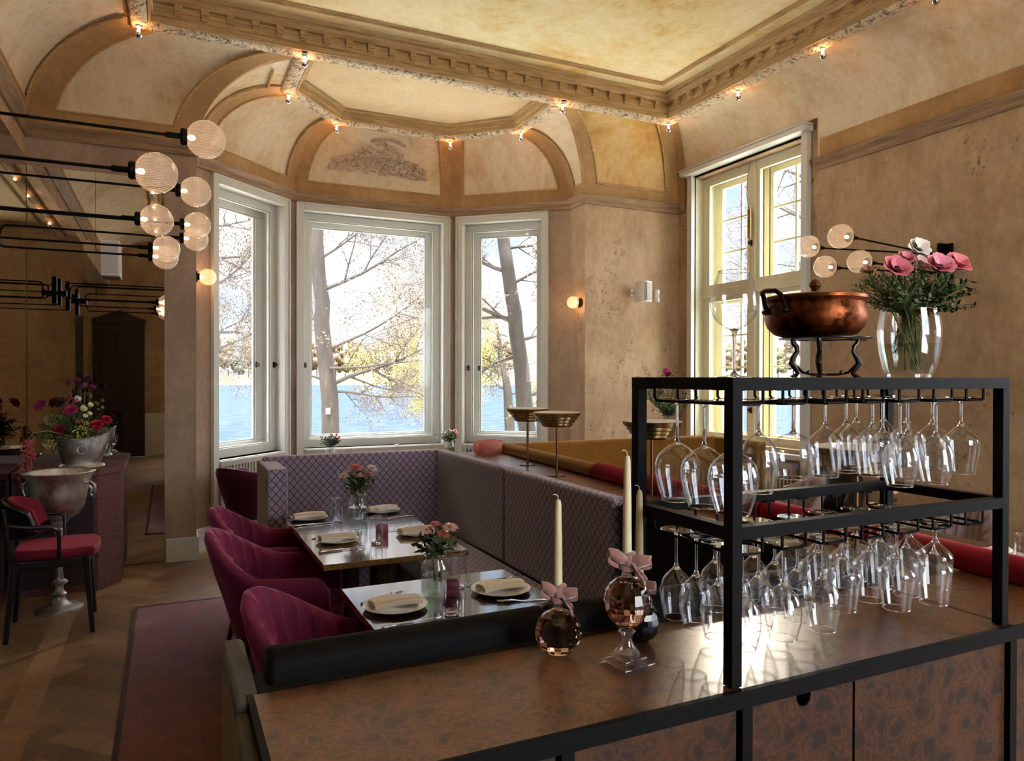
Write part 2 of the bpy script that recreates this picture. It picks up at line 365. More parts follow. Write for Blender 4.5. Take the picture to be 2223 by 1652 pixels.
# floor
fl = MB(); n = 5; w = .115; c45 = Matrix.Rotation(pi / 4, 4, 'Z')
random.seed(3)
for b in range(-8, 12):
    for i in range(-70, 130):
        for (x0, x1, y0, y1) in ((i, i + n, i, i + 1), (i, i + 1, i + 1, i + 1 + n)):
            x0_, x1_ = (x0 + b * 2 * n) * w, (x1 + b * 2 * n) * w; y0_, y1_ = y0 * w, y1 * w
            vs = [c45 @ Vector(v) for v in ((x0_, y0_, 0), (x1_, y0_, 0), (x1_, y1_, 0), (x0_, y1_, 0))]
            cx = sum(v.x for v in vs) / 4; cy = sum(v.y for v in vs) / 4
            if -3.9 < cx < 5.4 and -2.5 < cy < 8.1 and not (cx > 3 and cy < 0): fl.add(vs, [(0, 1, 2, 3)], R())
for k in range(8): fl.add([(-.69, -1 + k, .0015), (-.56, -1 + k, .0015), (-.56, k, .0015), (-.69, k, .0015)], [(0, 1, 2, 3)], U(.75, 1))
fl.add([(-4.2, -2.9, -.02), (5.9, -2.9, -.02), (5.9, 8.6, -.02), (-4.2, 8.6, -.02)], [(0, 1, 2, 3)], .3)
struct('floor', fl, M['floor'], 'brown herringbone oak floor with one straight plank strip', 'floor', fixn=False)
rg = empty('rug', (0, 0, 0), label='long faded red and mauve rug on the oak floor beside the tub chairs', cat='rug')
MB().box(-.19, .56, 2.0, 5.58, .002, .010).build('pile', M['rug'], rg)
MB().box(-.215, -.19, 2.0, 5.605, .002, .012).box(-.19, .56, 5.58, 5.605, .002, .012).build('binding', M['rugedge'], rg)

WL = [(-1.03, 6.89), (.22, 6.89), (.22, 7.2), (1.22, 8.18), (3.08, 8.18), (4.15, 7.2), (4.15, 6.89), (5.42, 6.89)]
LB = 1.400; LC = 1.86; LR = 1.451
struct('wall_back', wall_panel((-1.6, 6.89), (.22, 6.89), 0, 3.75, .45), M['wallbay'], 'patinated plaster wall beside the bay, mirror on it', 'wall')
struct('wall_bay_left', wall_panel((.22, 7.2), (1.22, 8.18), 0, 3.75, .42, [(.26, 1.26, .80, 3.43)]), M['wallbay'], 'angled plaster wall left in the bay with a tall window', 'wall')
struct('wall_bay_middle', wall_panel((1.22, 8.18), (3.08, 8.18), 0, 3.75, .42, [(.12, 1.74, .80, 3.43)]), M['wallbay'], 'middle plaster wall of the bay with the widest window', 'wall')
struct('wall_bay_right', wall_panel((3.08, 8.18), (4.15, 7.2), 0, 3.75, .42, [(.13, 1.12, .80, 3.43)]), M['wallbay'], 'angled plaster wall right in the bay with a narrow window', 'wall')
struct('wall_right_of_bay', wall_panel((4.15, 6.89), (5.9, 6.89), 0, 3.75, .45), M['wall'], 'beige patinated plaster wall carrying the white loudspeaker', 'wall')
struct('wall_right', wall_panel((5.42, 6.89), (5.42, -2.9), 0, 4.1, .45, [(.26, 1.91, .90, 3.85), (6.1, 8.2, .9, 3.3)]), M['wall'], 'long beige plaster wall with dark scuffs and a tall divided window', 'wall')
struct('wall_left', wall_panel((-1.03, 2.6), (-1.03, 6.89), 0, 3.75, .3).box(-1.33, -1.03, -2.9, 2.6, 3.3, 3.75), M['wall'], 'side wall with dark mirror below the cornice', 'wall')
struct('wall_side', wall_panel((-4.0, -2.9), (-4.0, 2.9), 0, 4.6, .3).box(-4.0, -1.33, 2.6, 2.9, 0, 4.6), M['wall'], 'side wall of the rear room, only seen in the mirror', 'wall')
struct('wall_rear', wall_panel((5.9, -2.5), (-4.3, -2.5), 0, 4.6, .4, [(2.9, 4.8, .5, 3.6)]), M['wall'], 'rear wall with a dark door, seen in the mirror', 'wall')
# baseboards
m = MB()
bp = [(0, 0), (-.02, 0), (-.02, .19), (-.008, .2), (0, .2)]
m.sweep([(-.02, 6.89), (.22, 6.89), (.22, 7.2), (.40, 7.376)], bp, True)
m.sweep([(4.15, 6.89), (5.42, 6.89), (5.42, 6.7)], bp, True); m.sweep([(5.42, 4.9), (5.42, -2.4)], bp, True)
struct('baseboard_back', m, M['white'], 'cream baseboard along the plaster walls', 'baseboard')
# picture rail
pr = [(0, 3.5), (-.02, 3.505), (-.035, 3.53), (-.03, 3.55), (-.06, 3.575), (-.075, 3.6), (-.05, 3.61), (0, 3.615)]
struct('trim_1', MB().sweep([(-1.03, 2.0), (-1.03, 6.89), (.22, 6.89), (.22, 7.2), (1.22, 8.18), (3.08, 8.18), (4.15, 7.2), (4.15, 6.89), (5.42, 6.89), (5.42, 6.76)], pr, True), M['rail'], 'worn moulded rail under the coving, all round the bay', 'moulding')
struct('trim_2', MB().sweep([(5.42, 4.86), (5.42, -2.4)], pr, True), M['rail'], 'worn moulded rail on the right wall beside the tall window', 'moulding')
# coving
def covep(seg, u, t, off=0):
    W0, W1, R0, R1 = (Vector((p[0], p[1], 0)) for p in seg)
    wv = W0.lerp(W1, u); rv = R0.lerp(R1, u); th = t * pi / 2; d = rv - wv
    p = wv + d * (1 - cos(th)); p.z = ZR + (ZF - ZR) * sin(th)
    return p + (d.normalized() * cos(th) + Vector((0, 0, -sin(th)))) * off
def coveL(seg, t):
    return max(.05, (covep(seg, 1, t) - covep(seg, 0, t)).length)
def slab(m, fn, nu, nv, off=.02):
    """raised strip: fn(u,t,off)"""
    for o in (off,): m.grid(lambda a, b: fn(a, b, o), nu, nv)
    m.grid(lambda a, b: fn(a, 0, off * (1 - b)), nu, 1); m.grid(lambda a, b: fn(a, 1, off * (1 - b)), nu, 1)
    m.grid(lambda a, b: fn(0, a, off * (1 - b)), nv, 1); m.grid(lambda a, b: fn(1, a, off * (1 - b)), nv, 1)
S = {
 'left': ((-1.03, -2.5), (-1.03, 6.89), (-.28, -2.5), (-.28, 6.29)),
 'back': ((-1.03, 6.89), (.22, 6.89), (-.28, 6.29), (.94, 6.29)),
 'bl': ((.22, 6.89), (.22, 7.2), (.94, 6.29), (.94, 7.10)),
 'b1': ((.22, 7.2), (1.22, 8.18), (.94, 7.10), (1.566, 7.78)),
 'b2': ((1.22, 8.18), (3.08, 8.18), (1.566, 7.78), (2.905, 7.78)),
 'b3': ((3.08, 8.18), (4.15, 7.2), (2.905, 7.78), (3.54, 7.13)),
 'br': ((4.15, 7.2), (4.15, 6.89), (3.54, 7.13), (3.54, 6.29)),
 'right_back': ((4.15, 6.89), (5.42, 6.89), (3.54, 6.29), (4.835, 6.29)),
}
covemb = {}
k = 0
for nm, sg in S.items():
    m = MB().grid(lambda a, b: covep(sg, a, b), 8, 18); k += 1
    struct('ceiling_cove' if k == 1 else 'ceiling_cove.%03d' % (k - 1), m, M['coveyel'] if nm == 'right_back' else M['cove'], 'curved plaster coving panel, ' + {'left': 'along the left wall', 'back': 'above the mirror wall', 'bl': 'short return left of the bay', 'b1': 'above the left bay window', 'b2': 'above the middle bay window, stucco relief on it', 'b3': 'above the right bay window', 'br': 'short return right of the bay', 'right_back': 'ochre stained, above the loudspeaker'}[nm], 'coving', fixn=False)
SRW = ((5.42, 6.89), (5.42, -2.5), (4.835, 6.29), (4.835, -2.5))
uy = lambda y: (6.89 - y) / 9.39
m = MB()
m.grid(lambda a, b: covep(SRW, a * uy(6.76), b), 2, 18)
m.grid(lambda a, b: covep(SRW, uy(6.76) + a * (uy(4.86) - uy(6.76)), .345 + b * .655), 4, 14)
m.grid(lambda a, b: covep(SRW, uy(4.86) + a * (1 - uy(4.86)), b), 10, 18)
struct('ceiling_cove.010', m, M['cove'], 'long plain stained coving above the tall right window', 'coving', fixn=False)
# ochre ribs and bottom bands
bands = MB(); lines = MB()
def ribs(sg, wl, wr, tb=.13, ww=0, line=True, top=1.0):
    def edge(side, wd, a, t, off):
        L = coveL(sg, t); u = a * wd / L; u = u if side == 0 else 1 - u
        return covep(sg, u, t, off)
    if wl: slab(bands, lambda a, b, o: edge(0, wl, a, b * top, o), 2, 18)
    if wr: slab(bands, lambda a, b, o: edge(1, wr, a, b * top, o), 2, 18)
    slab(bands, lambda a, b, o: covep(sg, wl / coveL(sg, b * tb) + a * (1 - (wl + wr) / coveL(sg, b * tb)), b * tb, o), 8, 3)
    if line:
        L = lambda t: coveL(sg, t); T = [tb + (.99 - tb) * i / 16 for i in range(17)]
        lp = [covep(sg, wl / L(t), t, .022) for t in T[::-1]] + [covep(sg, (wl + (L(tb) - wl - wr) * i / 6) / L(tb), tb, .022) for i in range(1, 6)] + [covep(sg, 1 - wr / L(t), t, .022) for t in T]
        lines.tube(lp, .011, 6)
ribs(S['left'], .0, .16); ribs(S['back'], .18, .2); ribs(S['b1'], .13, .13); ribs(S['b2'], .14, .14); ribs(S['b3'], .13, .13)
ribs(S['right_back'], .16, .17); ribs(S['bl'], .06, .1, line=False); ribs(S['br'], .1, .06, line=False)
slab(bands, lambda a, b, o: covep(SRW, uy(6.89) + a * (uy(6.76) - uy(6.89)), b, o), 2, 18)
slab(bands, lambda a, b, o: covep(SRW, uy(4.84) + a * (1 - uy(4.84)), b * .17, o), 8, 4)
struct('trim_3', bands, M['band'], 'flat ochre plaster ribs framing the coving panels', 'moulding')
struct('trim_4', lines, M['cornice'], 'thin brown bead lines inside the coving ribs', 'moulding')
# inner moulded frame on the left bay return
g = MB(); q = [covep(S['bl'], .88, t, .02) for t in [.30 + .05 * i for i in range(13)]] + [covep(S['bl'], .35, .9, .02)]
g.tube(q, .012, 6); struct('trim_5', g, M['cornice'], 'brown moulding frame on the bay return coving', 'moulding')
# stucco relief above middle window: lumpy rocaille cartouche
m = MB(); random.seed(11)
def on2(u, t, off): return covep(S['b2'], u, t, off)
for i in range(330):
    a = U(0, 1); u = .5 + (a - .5) * .62; hgt = .40 - abs(a - .5) * .60; t = .30 + U(0, 1) ** 1.3 * max(.05, hgt) + abs(a - .5) * -.02
    p = on2(u + U(-.01, .01), t, .012); m.ball(p, U(.010, .028), 1, (U(.6, 1.8), .7, U(.5, 1.2)), .5)
for s in (-1, 1):
    for j in range(5):
        c0 = .5 + s * (.06 + .055 * j); pts = []
        for i in range(14):
            an = i / 13 * 4.5; rr = .045 * (1 - i / 16); pts.append(on2(c0 + s * rr * cos(an) * .55, .38 + .03 * (4 - j) * .7 + rr * 1.2 * sin(an) * .9, .025))
        m.tube(pts, [.013 * (1 - i / 20) for i in range(14)], 6)
for i in range(16):
    a = i / 15; m.ball(on2(.40 + .24 * a, .70 + .06 * sin(pi * a), .014), U(.014, .024), 1, jit=.4)
struct('trim_6', m, M['relief'], 'stucco scrollwork relief in the coving above the middle bay window', 'relief', ang=60)
# frieze ring and cornices
mainp = [(-.2, -2.5), (-.2, 6.2), (4.755, 6.2), (4.755, -2.5)]
bayp = [(1.02, 6.2), (1.02, 7.06), (1.6, 7.70), (2.87, 7.70), (3.46, 7.09), (3.46, 6.2)]
fr = [(.066, 4.295), (.062, 4.268), (.045, 4.25), (.02, 4.242), (-.01, 4.242), (-.035, 4.25), (-.055, 4.266), (-.062, 4.285)]
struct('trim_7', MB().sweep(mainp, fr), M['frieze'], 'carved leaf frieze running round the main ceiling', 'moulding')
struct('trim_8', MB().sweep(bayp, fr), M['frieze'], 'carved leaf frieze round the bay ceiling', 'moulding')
pl = [(.10, 4.30), (.10, 4.275), (.066, 4.27), (.062, 4.30)]
struct('trim_9', MB().sweep(mainp, [(.062, 4.285), (.09, 4.285), (.09, 4.295), (.13, 4.295)]).sweep(bayp, [(.062, 4.285), (.08, 4.285), (.08, 4.294), (.11, 4.294)]), M['band'], 'plain ochre strip outside the carved frieze', 'moulding')
cp = [(-.062, 4.285), (-.066, 4.27), (-.078, 4.27), (-.082, 4.315), (-.098, 4.322), (-.10, 4.34), (-.098, 4.405), (-.128, 4.41), (-.140, 4.425), (-.15, 4.43), (-.158, 4.455), (-.18, 4.46), (-.19, 4.49), (-.15, 4.52), (-.062, 4.52)]
cm = MB().sweep(mainp, cp, True)
for (x0, y0, x1, y1) in ((-.2, -2.3, -.2, 6.0), (-.02, 6.2, 4.6, 6.2), (4.755, 6.0, 4.755, -2.3)):
    L = sqrt((x1 - x0) ** 2 + (y1 - y0) ** 2); k = int(L / .185); d = Vector((x1 - x0, y1 - y0, 0)).normalized(); nr = Vector((-d.y, d.x, 0))
    mt0 = Matrix.Translation((x0, y0, 0)) @ Matrix.Rotation(atan2(d.y, d.x), 4, 'Z')
    for i in range(k + 1):
        s_ = (i + .5) * L / (k + 1); cm.box(s_ - .028, s_ + .028, -.140, -.098, 4.365, 4.405, mt0); cm.box(s_ - .025, s_ + .025, -.128, -.098, 4.345, 4.365, mt0); cm.box(s_ - .02, s_ + .02, -.115, -.098, 4.33, 4.345, mt0)
struct('trim_10', cm, M['cornice'], 'brown dentil cornice round the main ceiling', 'moulding')
struct('trim_11', MB().sweep([(.96, 6.265)] and bayp, [(-.062, 4.285), (-.066, 4.275), (-.08, 4.275), (-.085, 4.31), (-.10, 4.315), (-.105, 4.36), (-.14, 4.365), (-.145, 4.385), (-.062, 4.40)], True), M['cornice'], 'brown stepped cornice round the bay ceiling', 'moulding')
struct('trim_12', MB().sweep([(.15, -2.5), (.15, 5.85), (4.405, 5.85), (4.405, -2.5)], [(.02, 4.49), (.02, 4.475), (.008, 4.475), (.006, 4.465), (-.01, 4.465), (-.014, 4.478), (-.03, 4.478), (-.03, 4.49)], True), M['cornice'], 'thin brown moulding line on the main ceiling', 'moulding')
m = MB().box(-.02, 4.58, -2.5, 6.03, 4.49, 4.6)
struct('ceiling', m, M['ceil'], 'cream and ochre stained plaster ceiling of the main room', 'ceiling')
bc = [(1.06, 6.16), (1.06, 7.03), (1.63, 7.66), (2.85, 7.66), (3.42, 7.06), (3.42, 6.16)]
struct('ceiling_bay', MB().prism(bc, 4.385, 4.45), M['ceilbay'], 'shallow stained plaster ceiling panel of the bay', 'ceiling')
struct('ceiling_rear', MB().box(-4.3, -1.03, -2.9, 2.9, 4.4, 4.6).box(-4.3, 6, -2.9, -2.5, 4.3, 4.6), M['ceil'], 'ceiling of the rear room', 'ceiling')
struct('roof', MB().box(-1.8, 6.2, -3, 9.2, 4.62, 4.7), M['stone'], 'roof slab above the ceiling', 'roof')

# ------------------------------------------------------------------ windows
def ringbox(m, x0, x1, z0, z1, w, y0, y1, wb=None):
    wb = wb or w
    m.box(x0, x1, y0, y1, z1 - w, z1); m.box(x0, x1, y0, y1, z0, z0 + wb); m.box(x0, x0 + w, y0, y1, z0 + wb, z1 - w); m.box(x1 - w, x1, y0, y1, z0 + wb, z1 - w)
def handle(m, x, y, z):
    m.box(x - .012, x + .012, y - .012, y, z - .03, z + .03); m.tube([(x, y, z), (x, y - .03, z)], .007, 8); m.tube([(x, y - .035, z - .018), (x, y - .04, z), (x, y - .035, z + .018)], [.006, .012, .006], 8)
def bay_window(name, p0, p1, s0, s1, label, handles=()):
    d = Vector((p1[0] - p0[0], p1[1] - p0[1])).normalized()
    e = empty(name, (p0[0] + d.x * s0, p0[1] + d.y * s0, 0), atan2(d.y, d.x), label, 'window', kind='structure'); w = s1 - s0
    m = MB(); z0, z1 = .80, 3.5
    m.box(0, .085, -.025, 0, .0, z1); m.box(w - .085, w, -.025, 0, .0, z1); m.box(.085, w - .085, -.025, 0, z1 - .085, z1)
    m.box(.0, .02, -.04, -.025, 0, z1); m.box(w - .02, w, -.04, -.025, 0, z1); m.box(.0, w, -.04, -.025, z1 - .02, z1)
    m.build('casing', M['white'], e, bevel=.004)
    a, b = .085, w - .085
    r = MB(); r.box(a - .02, a, 0, .36, z0, z1 - .08); r.box(b, b + .02, 0, .36, z0, z1 - .08); r.box(a, b, 0, .36, z1 - .085, z1 - .065); r.box(a, b, -.03, .36, z0 - .03, z0)
    r.build('reveal', M['white'], e)
    f = MB(); ringbox(f, a, b, z0, z1 - .085, .075, .10, .155, .09); ringbox(f, a + .075, b - .075, z0 + .09, z1 - .16, .012, .115, .14)
    f.build('inner_sash', M['white'], e, bevel=.004)
    f = MB(); ringbox(f, a, b, z0, z1 - .085, .12, .26, .31, .12); ringbox(f, a + .12, b - .12, z0 + .12, z1 - .205, .015, .275, .30)
    f.build('outer_sash', M['white'], e, bevel=.004)
    MB().box(a + .08, b - .08, .125, .129, z0 + .095, z1 - .165).build('pane', M['pane'], e)
    MB().box(a + .125, b - .125, .285, .289, z0 + .125, z1 - .21).build('pane', M['pane'], e)
    for hx, hy, hz in handles:
        h = MB(); handle(h, hx if hx > 0 else w + hx, hy, hz); h.build('handle', M['iron'], e)
    return e
bay_window('window_1', (.22, 7.2), (1.22, 8.18), .19, 1.33, 'left window of the bay, white frame with an outer sash', [(-.115, .10, 1.72), (-.2, .26, 1.72)])
bay_window('window_2', (1.22, 8.18), (3.08, 8.18), .04, 1.82, 'widest middle window of the bay overlooking the lake', [(.115, .10, 1.72)])
bay_window('window_3', (3.08, 8.18), (4.15, 7.2), .05, 1.19, 'right window of the bay with a leaning trunk behind it', [(.12, .10, 1.70), (.2, .26, 1.70)])
def radiator_cover(p0, p1, s0, s1, label, zt=.79):
    d = Vector((p1[0] - p0[0], p1[1] - p0[1])).normalized()
    e = empty('radiator_cover', (p0[0] + d.x * s0, p0[1] + d.y * s0, 0), atan2(d.y, d.x), label, 'radiator cover'); w = s1 - s0
    m = MB().box(0, w, -.05, 0, zt - .05, zt); m.box(0, w, -.05, 0, 0, .08); m.box(0, .03, -.05, 0, .08, zt - .05); m.box(w - .03, w, -.05, 0, .08, zt - .05)
    m.build('frame', M['radiator'], e, bevel=.003)
    s = MB(); k = int((w - .06) / .043)
    for i in range(k): x = .03 + (i + .5) * (w - .06) / k; s.box(x - .012, x + .012, -.045, -.012, .08, zt - .05)
    s.build('slats', M['radiator'], e); MB().box(.02, w - .02, -.01, -.002, .05, zt - .03).build('backing', simple_dark, e)
simple_dark = simple('dark_gap', '#4a4844', .8)
radiator_cover((.22, 7.2), (1.22, 8.18), .275, 1.245, 'white slatted radiator cover under the left bay window')
radiator_cover((1.22, 8.18), (3.08, 8.18), .125, 1.735, 'wide slatted radiator cover under the middle bay window')
radiator_cover((3.08, 8.18), (4.15, 7.2), .135, 1.105, 'slatted radiator cover under the right bay window')
# tall divided window in the right wall
e = empty('window_4', (5.42, 6.67, 0), -pi / 2, 'tall cream double window divided into small panes in the right wall', 'window', kind='structure')
w = 1.73; z0, z1 = .86, 3.93
m = MB(); m.box(-.0, .075, -.05, .02, .0, z1); m.box(w - .075, w, -.05, .02, 0, z1); m.box(-.04, w + .04, -.13, .02, z1 - .05, z1 + .0); m.box(-.05, w + .05, -.15, .02, z1, z1 + .018); m.box(-.02, w + .02, -.10, 0, z0 - .05, z0)
m.build('casing', M['white'], e, bevel=.004)
a, b = .075, w - .075
m = MB(); m.box(a - .02, a, 0, .42, z0, z1); m.box(b, b + .02, 0, .42, z0, z1); m.box(a, b, 0, .42, z1 - .07, z1 - .05); m.box(a, b, 0, .42, z0 - .03, z0)
m.build('reveal', M['whitewin'], e)
m = MB(); ringbox(m, a, b, z0, z1 - .07, .06, .12, .19); c = (a + b) / 2; zt = 2.53; m.box(c - .045, c + .045, .10, .19, z0, z1 - .08); m.box(a, b, .105, .19, zt - .045, zt + .045)
m.build('frame', M['whitewin'], e, bevel=.004)
for (x0, x1) in ((a + .06, c - .045), (c + .045, b - .06)):
    for (za, zb, rows) in ((z0 + .06, zt - .045, 4), (zt + .045, z1 - .13, 3)):
        s = MB(); ringbox(s, x0, x1, za, zb, .045, .125, .165, .06); so = s.build('inner_sash', M['whitewin'], e, bevel=.003)
        MB().box(x0 + .04, x1 - .04, .143, .147, za + .05, zb - .04).build('pane', M['pane'], so)
        s = MB(); ringbox(s, x0 - .01, x1 + .01, za, zb, .06, .31, .36, .07); xm = (x0 + x1) / 2; s.box(xm - .011, xm + .011, .32, .35, za, zb)
        for i in range(1, rows): zz = za + .07 + (zb - za - .13) * i / rows; s.box(x0, x1, .32, .35, zz - .011, zz + .011)
        so = s.build('outer_sash', M['whitewin'], e, bevel=.002); MB().box(x0 + .04, x1 - .04, .333, .337, za + .06, zb - .05).build('pane', M['pane'], so)
m = MB(); ringbox(m, a, b, z0, z1 - .07, .05, .31, .38); m.box(c - .05, c + .05, .31, .38, z0, z1 - .08); m.box(a, b, .31, .38, zt - .05, zt + .05); m.build('outer_frame', M['whitewin'], e)
h = MB(); handle(h, c - .0, .10, 3.0); handle(h, c, .10, 1.25); h.build('handle', M['iron'], e)
h = MB(); h.tube([(c + .0, .08, z1 - .08), (c - .02, .06, 3.7), (c - .03, .06, 3.5), (c - .01, .07, 3.35)], .004, 6); h.box(c - .02, c + .02, .06, .09, 3.05, 3.35); h.tube([(c, .075, 3.35), (c, .075, 2.6)], .005, 6); h.build('closing_rod', M['brass'], e)
m = MB(); m.box(.1, w - .1, -.075, -.0, .72, .78); m.box(.1, w - .1, -.075, 0, .1, .14)
for i in range(34): x = .12 + i * (w - .24) / 33; m.box(x - .012, x + .012, -.07, -.01, .14, .72)
r4 = empty('radiator', (5.38, 6.67, 0), -pi / 2, 'white slatted radiator under the tall right window', 'radiator'); m.build('slats', M['radiator'], r4)
# added rear and side windows, beyond the frame, put in to light the room
for i, (px, py, rz, ww, za, zb) in enumerate(((3.0, -2.5, pi, 1.9, .5, 3.6), (5.42, .79, -pi / 2, 2.1, .9, 3.3))):
    e = empty('window_%d' % (5 + i), (px, py, 0), rz, ['large white window in the rear wall behind the viewer', 'large white window in the right wall behind the viewer'][i], 'window', kind='structure')
    m = MB(); ringbox(m, 0, ww, za, zb, .08, .1, .16); m.box(ww / 2 - .035, ww / 2 + .035, .1, .16, za, zb); m.build('frame', M['white'], e); MB().box(.06, ww - .06, .128, .132, za + .06, zb - .06).build('pane', M['pane'], e)
d = empty('door_1', (-.5, -2.5, 0), pi, 'dark carved wooden door in the rear wall, reflected in the mirror', 'door', kind='structure')
m = MB(); m.box(-.08, .82, -.06, 0, 0, 2.62); m.prism([(-.1, 2.62), (.84, 2.62), (.84, 2.7), (.37, 2.88), (-.1, 2.7)], 0, .07, Matrix.Rotation(pi / 2, 4, 'X')); m.build('door_leaf', M['doorwood'], d, bevel=.01)
m = MB()
for (x0, x1, za, zb) in ((.05, .33, .2, 1.0), (.41, .69, .2, 1.0), (.05, .33, 1.15, 2.45), (.41, .69, 1.15, 2.45)): ringbox(m, x0, x1, za, zb, .03, -.085, -.06)
m.build('moulding', M['doorwood'], d); MB().tube([(.7, -.07, 1.05), (.7, -.12, 1.05), (.6, -.12, 1.05)], .01, 8).build('door_handle', M['steel'], d)
struct('trim_13', MB().box(-1.75, -1.55, -2.5, -2.2, 0, 4.3).box(-.45, .1, -2.5, -2.47, .0, .85), M['white'], 'pale column beside the dark door, seen in the mirror', 'moulding')

# mirrors
def mirror(nm, label, build):
    e = empty('bronze_mirror', (0, 0, 0), 0, label, 'mirror')
    for k, mb in enumerate(build): mb.build('mirror_glass', M['mirror'], e)
mirror('m', 'dark bronze mirror panels covering the wall beside the bay', [MB().box(-1.015, -.54, 6.87, 6.885, .02, 3.27), MB().box(-.537, -.03, 6.87, 6.885, .02, 3.27)])
mirror('m', 'dark bronze mirror on the side wall behind the black chair', [MB().box(-1.028, -1.018, 4.6, 6.86, .02, 3.33), MB().box(-1.028, -1.018, 2.6, 4.597, .02, 3.33)])
# ------------------------------------------------------------------ lamps
ORANGE = (1, .42, .16)
def make_bulb():
    e = empty('ceiling_bulb', (0, 0, 0), 0, 'x', 'light bulb', 'silver-tipped bulbs along the carved friezes')
    MB().lathe([(.033, .005), (.033, -.004), (.022, -.006), (.022, .002)], 20).build('collar', M['iron'], e)
    MB().lathe([(.021, .002), (.021, -.03), (.019, -.036), (.0, -.036)], 20).build('socket', M['porcelain'], e)
    gl = [(.013, -.034), (.014, -.045), (.02, -.058), (.027, -.074), (.030, -.088)]
    MB().lathe(gl, 20).build('bulb_glass', M['bulbglass'], e)
    cap = [(.0303, -.086)] + [(.0303 * cos(a), -.088 - .030 * sin(a)) for a in [pi / 2 * i / 8 for i in range(9)]]
    MB().lathe(cap, 20).build('silver_cap', M['chrome'], e)
    f = MB().tube([(0, 0, -.04), (0, 0, -.05)], .003, 6); f.tube([(.010 * cos(a * 2.1), .010 * sin(a * 2.1), -.05 - .002 * (a % 2)) for a in range(9)], .0022, 5); f.lathe([(.004, -.052), (.010, -.06), (.012, -.072), (.004, -.078)], 10)
    f.build('filament', M['glow'], e)
    plight('bulb_light', (0, 0, -.062), 1.1, ORANGE, .015, e)
    return e
bulb0 = make_bulb()
bspots = [(-.2, 6.17, "bulb at the frieze's far left corner"), (1.02, 6.17, 'bulb where the main frieze meets the left bay frieze'), (1.02, 7.06, 'bulb at the first left corner of the bay ceiling'), (1.6, 7.70, 'bulb at the bay frieze above the left edge of the stucco relief'),
          (2.87, 7.70, 'bulb at the bay frieze between middle and right bay windows'), (3.46, 7.09, 'bulb at the last right corner of the bay ceiling'), (3.46, 6.17, 'bulb where the main frieze meets the right bay frieze'), (4.725, 6.17, "bulb at the main frieze's corner over the loudspeaker wall"),
          (4.755, 5.18, 'bulb on the right frieze, first one past the corner'), (4.755, 4.22, 'bulb on the right frieze, second one past the corner'), (4.755, 3.27, 'bulb on the right frieze, last one before the photo edge'),
          (4.755, 2.3, 0), (4.755, 1.3, 0), (4.755, .3, 0), (4.755, -.8, 0), (-.2, 5.2, 0), (-.2, 4.2, 0), (-.2, 3.2, 0), (-.2, 2.2, 0), (-.2, 1.2, 0), (-.2, .2, 0), (-.2, -.9, 0)]
for i, (x, y, lb) in enumerate(bspots):
    lb = ('silver-tipped ' + lb) if lb else 'silver-tipped bulb on the ceiling frieze, beyond the photo edge, seen only mirrored'
    if i == 0: bulb0.location = (x, y, 4.266); bulb0['label'] = lb
    else: dup(bulb0, (x, y, 4.266), label=lb)

def globe_parts(e, c, dx, r=.08):
    """ribbed globe centred at c, its holder on the -dx side (dx = unit x direction from holder to globe)"""
    c = Vector(c); mt = Matrix.Translation(c) @ Matrix.Rotation(dx * pi / 2, 4, 'Y')
    prof = [(r * sin(a), -r * cos(a)) for a in [.30 + (pi - .30) * i / 18 for i in range(19)]]; prof[-1] = (0, r)
    g = MB().lathe(prof, 32).build('globe', M['globe'], e, ang=80); g.matrix_local = mt
    m = MB().lathe([(.034, -r + .006), (.036, -r - .012), (.030, -r - .02), (.012, -r - .022), (.012, -r - .075), (.009, -r - .08), (0, -r - .08)], 20).lathe([(.0, -r - .002), (.034, -r + .004)], 20); h = m.build('holder', M['black'], e); h.matrix_local = mt
    b = MB().lathe([(0, -r + .005), (.008, -r + .01), (.012, -r + .02), (.010, -r + .034), (0, -r + .04)], 14).build('lamp_bulb', M['filament'], e); b.matrix_local = mt
    plight('globe_light', tuple(c - Vector((dx * r * .15, 0, 0))), .09, (1, .66, .4), .03, e)
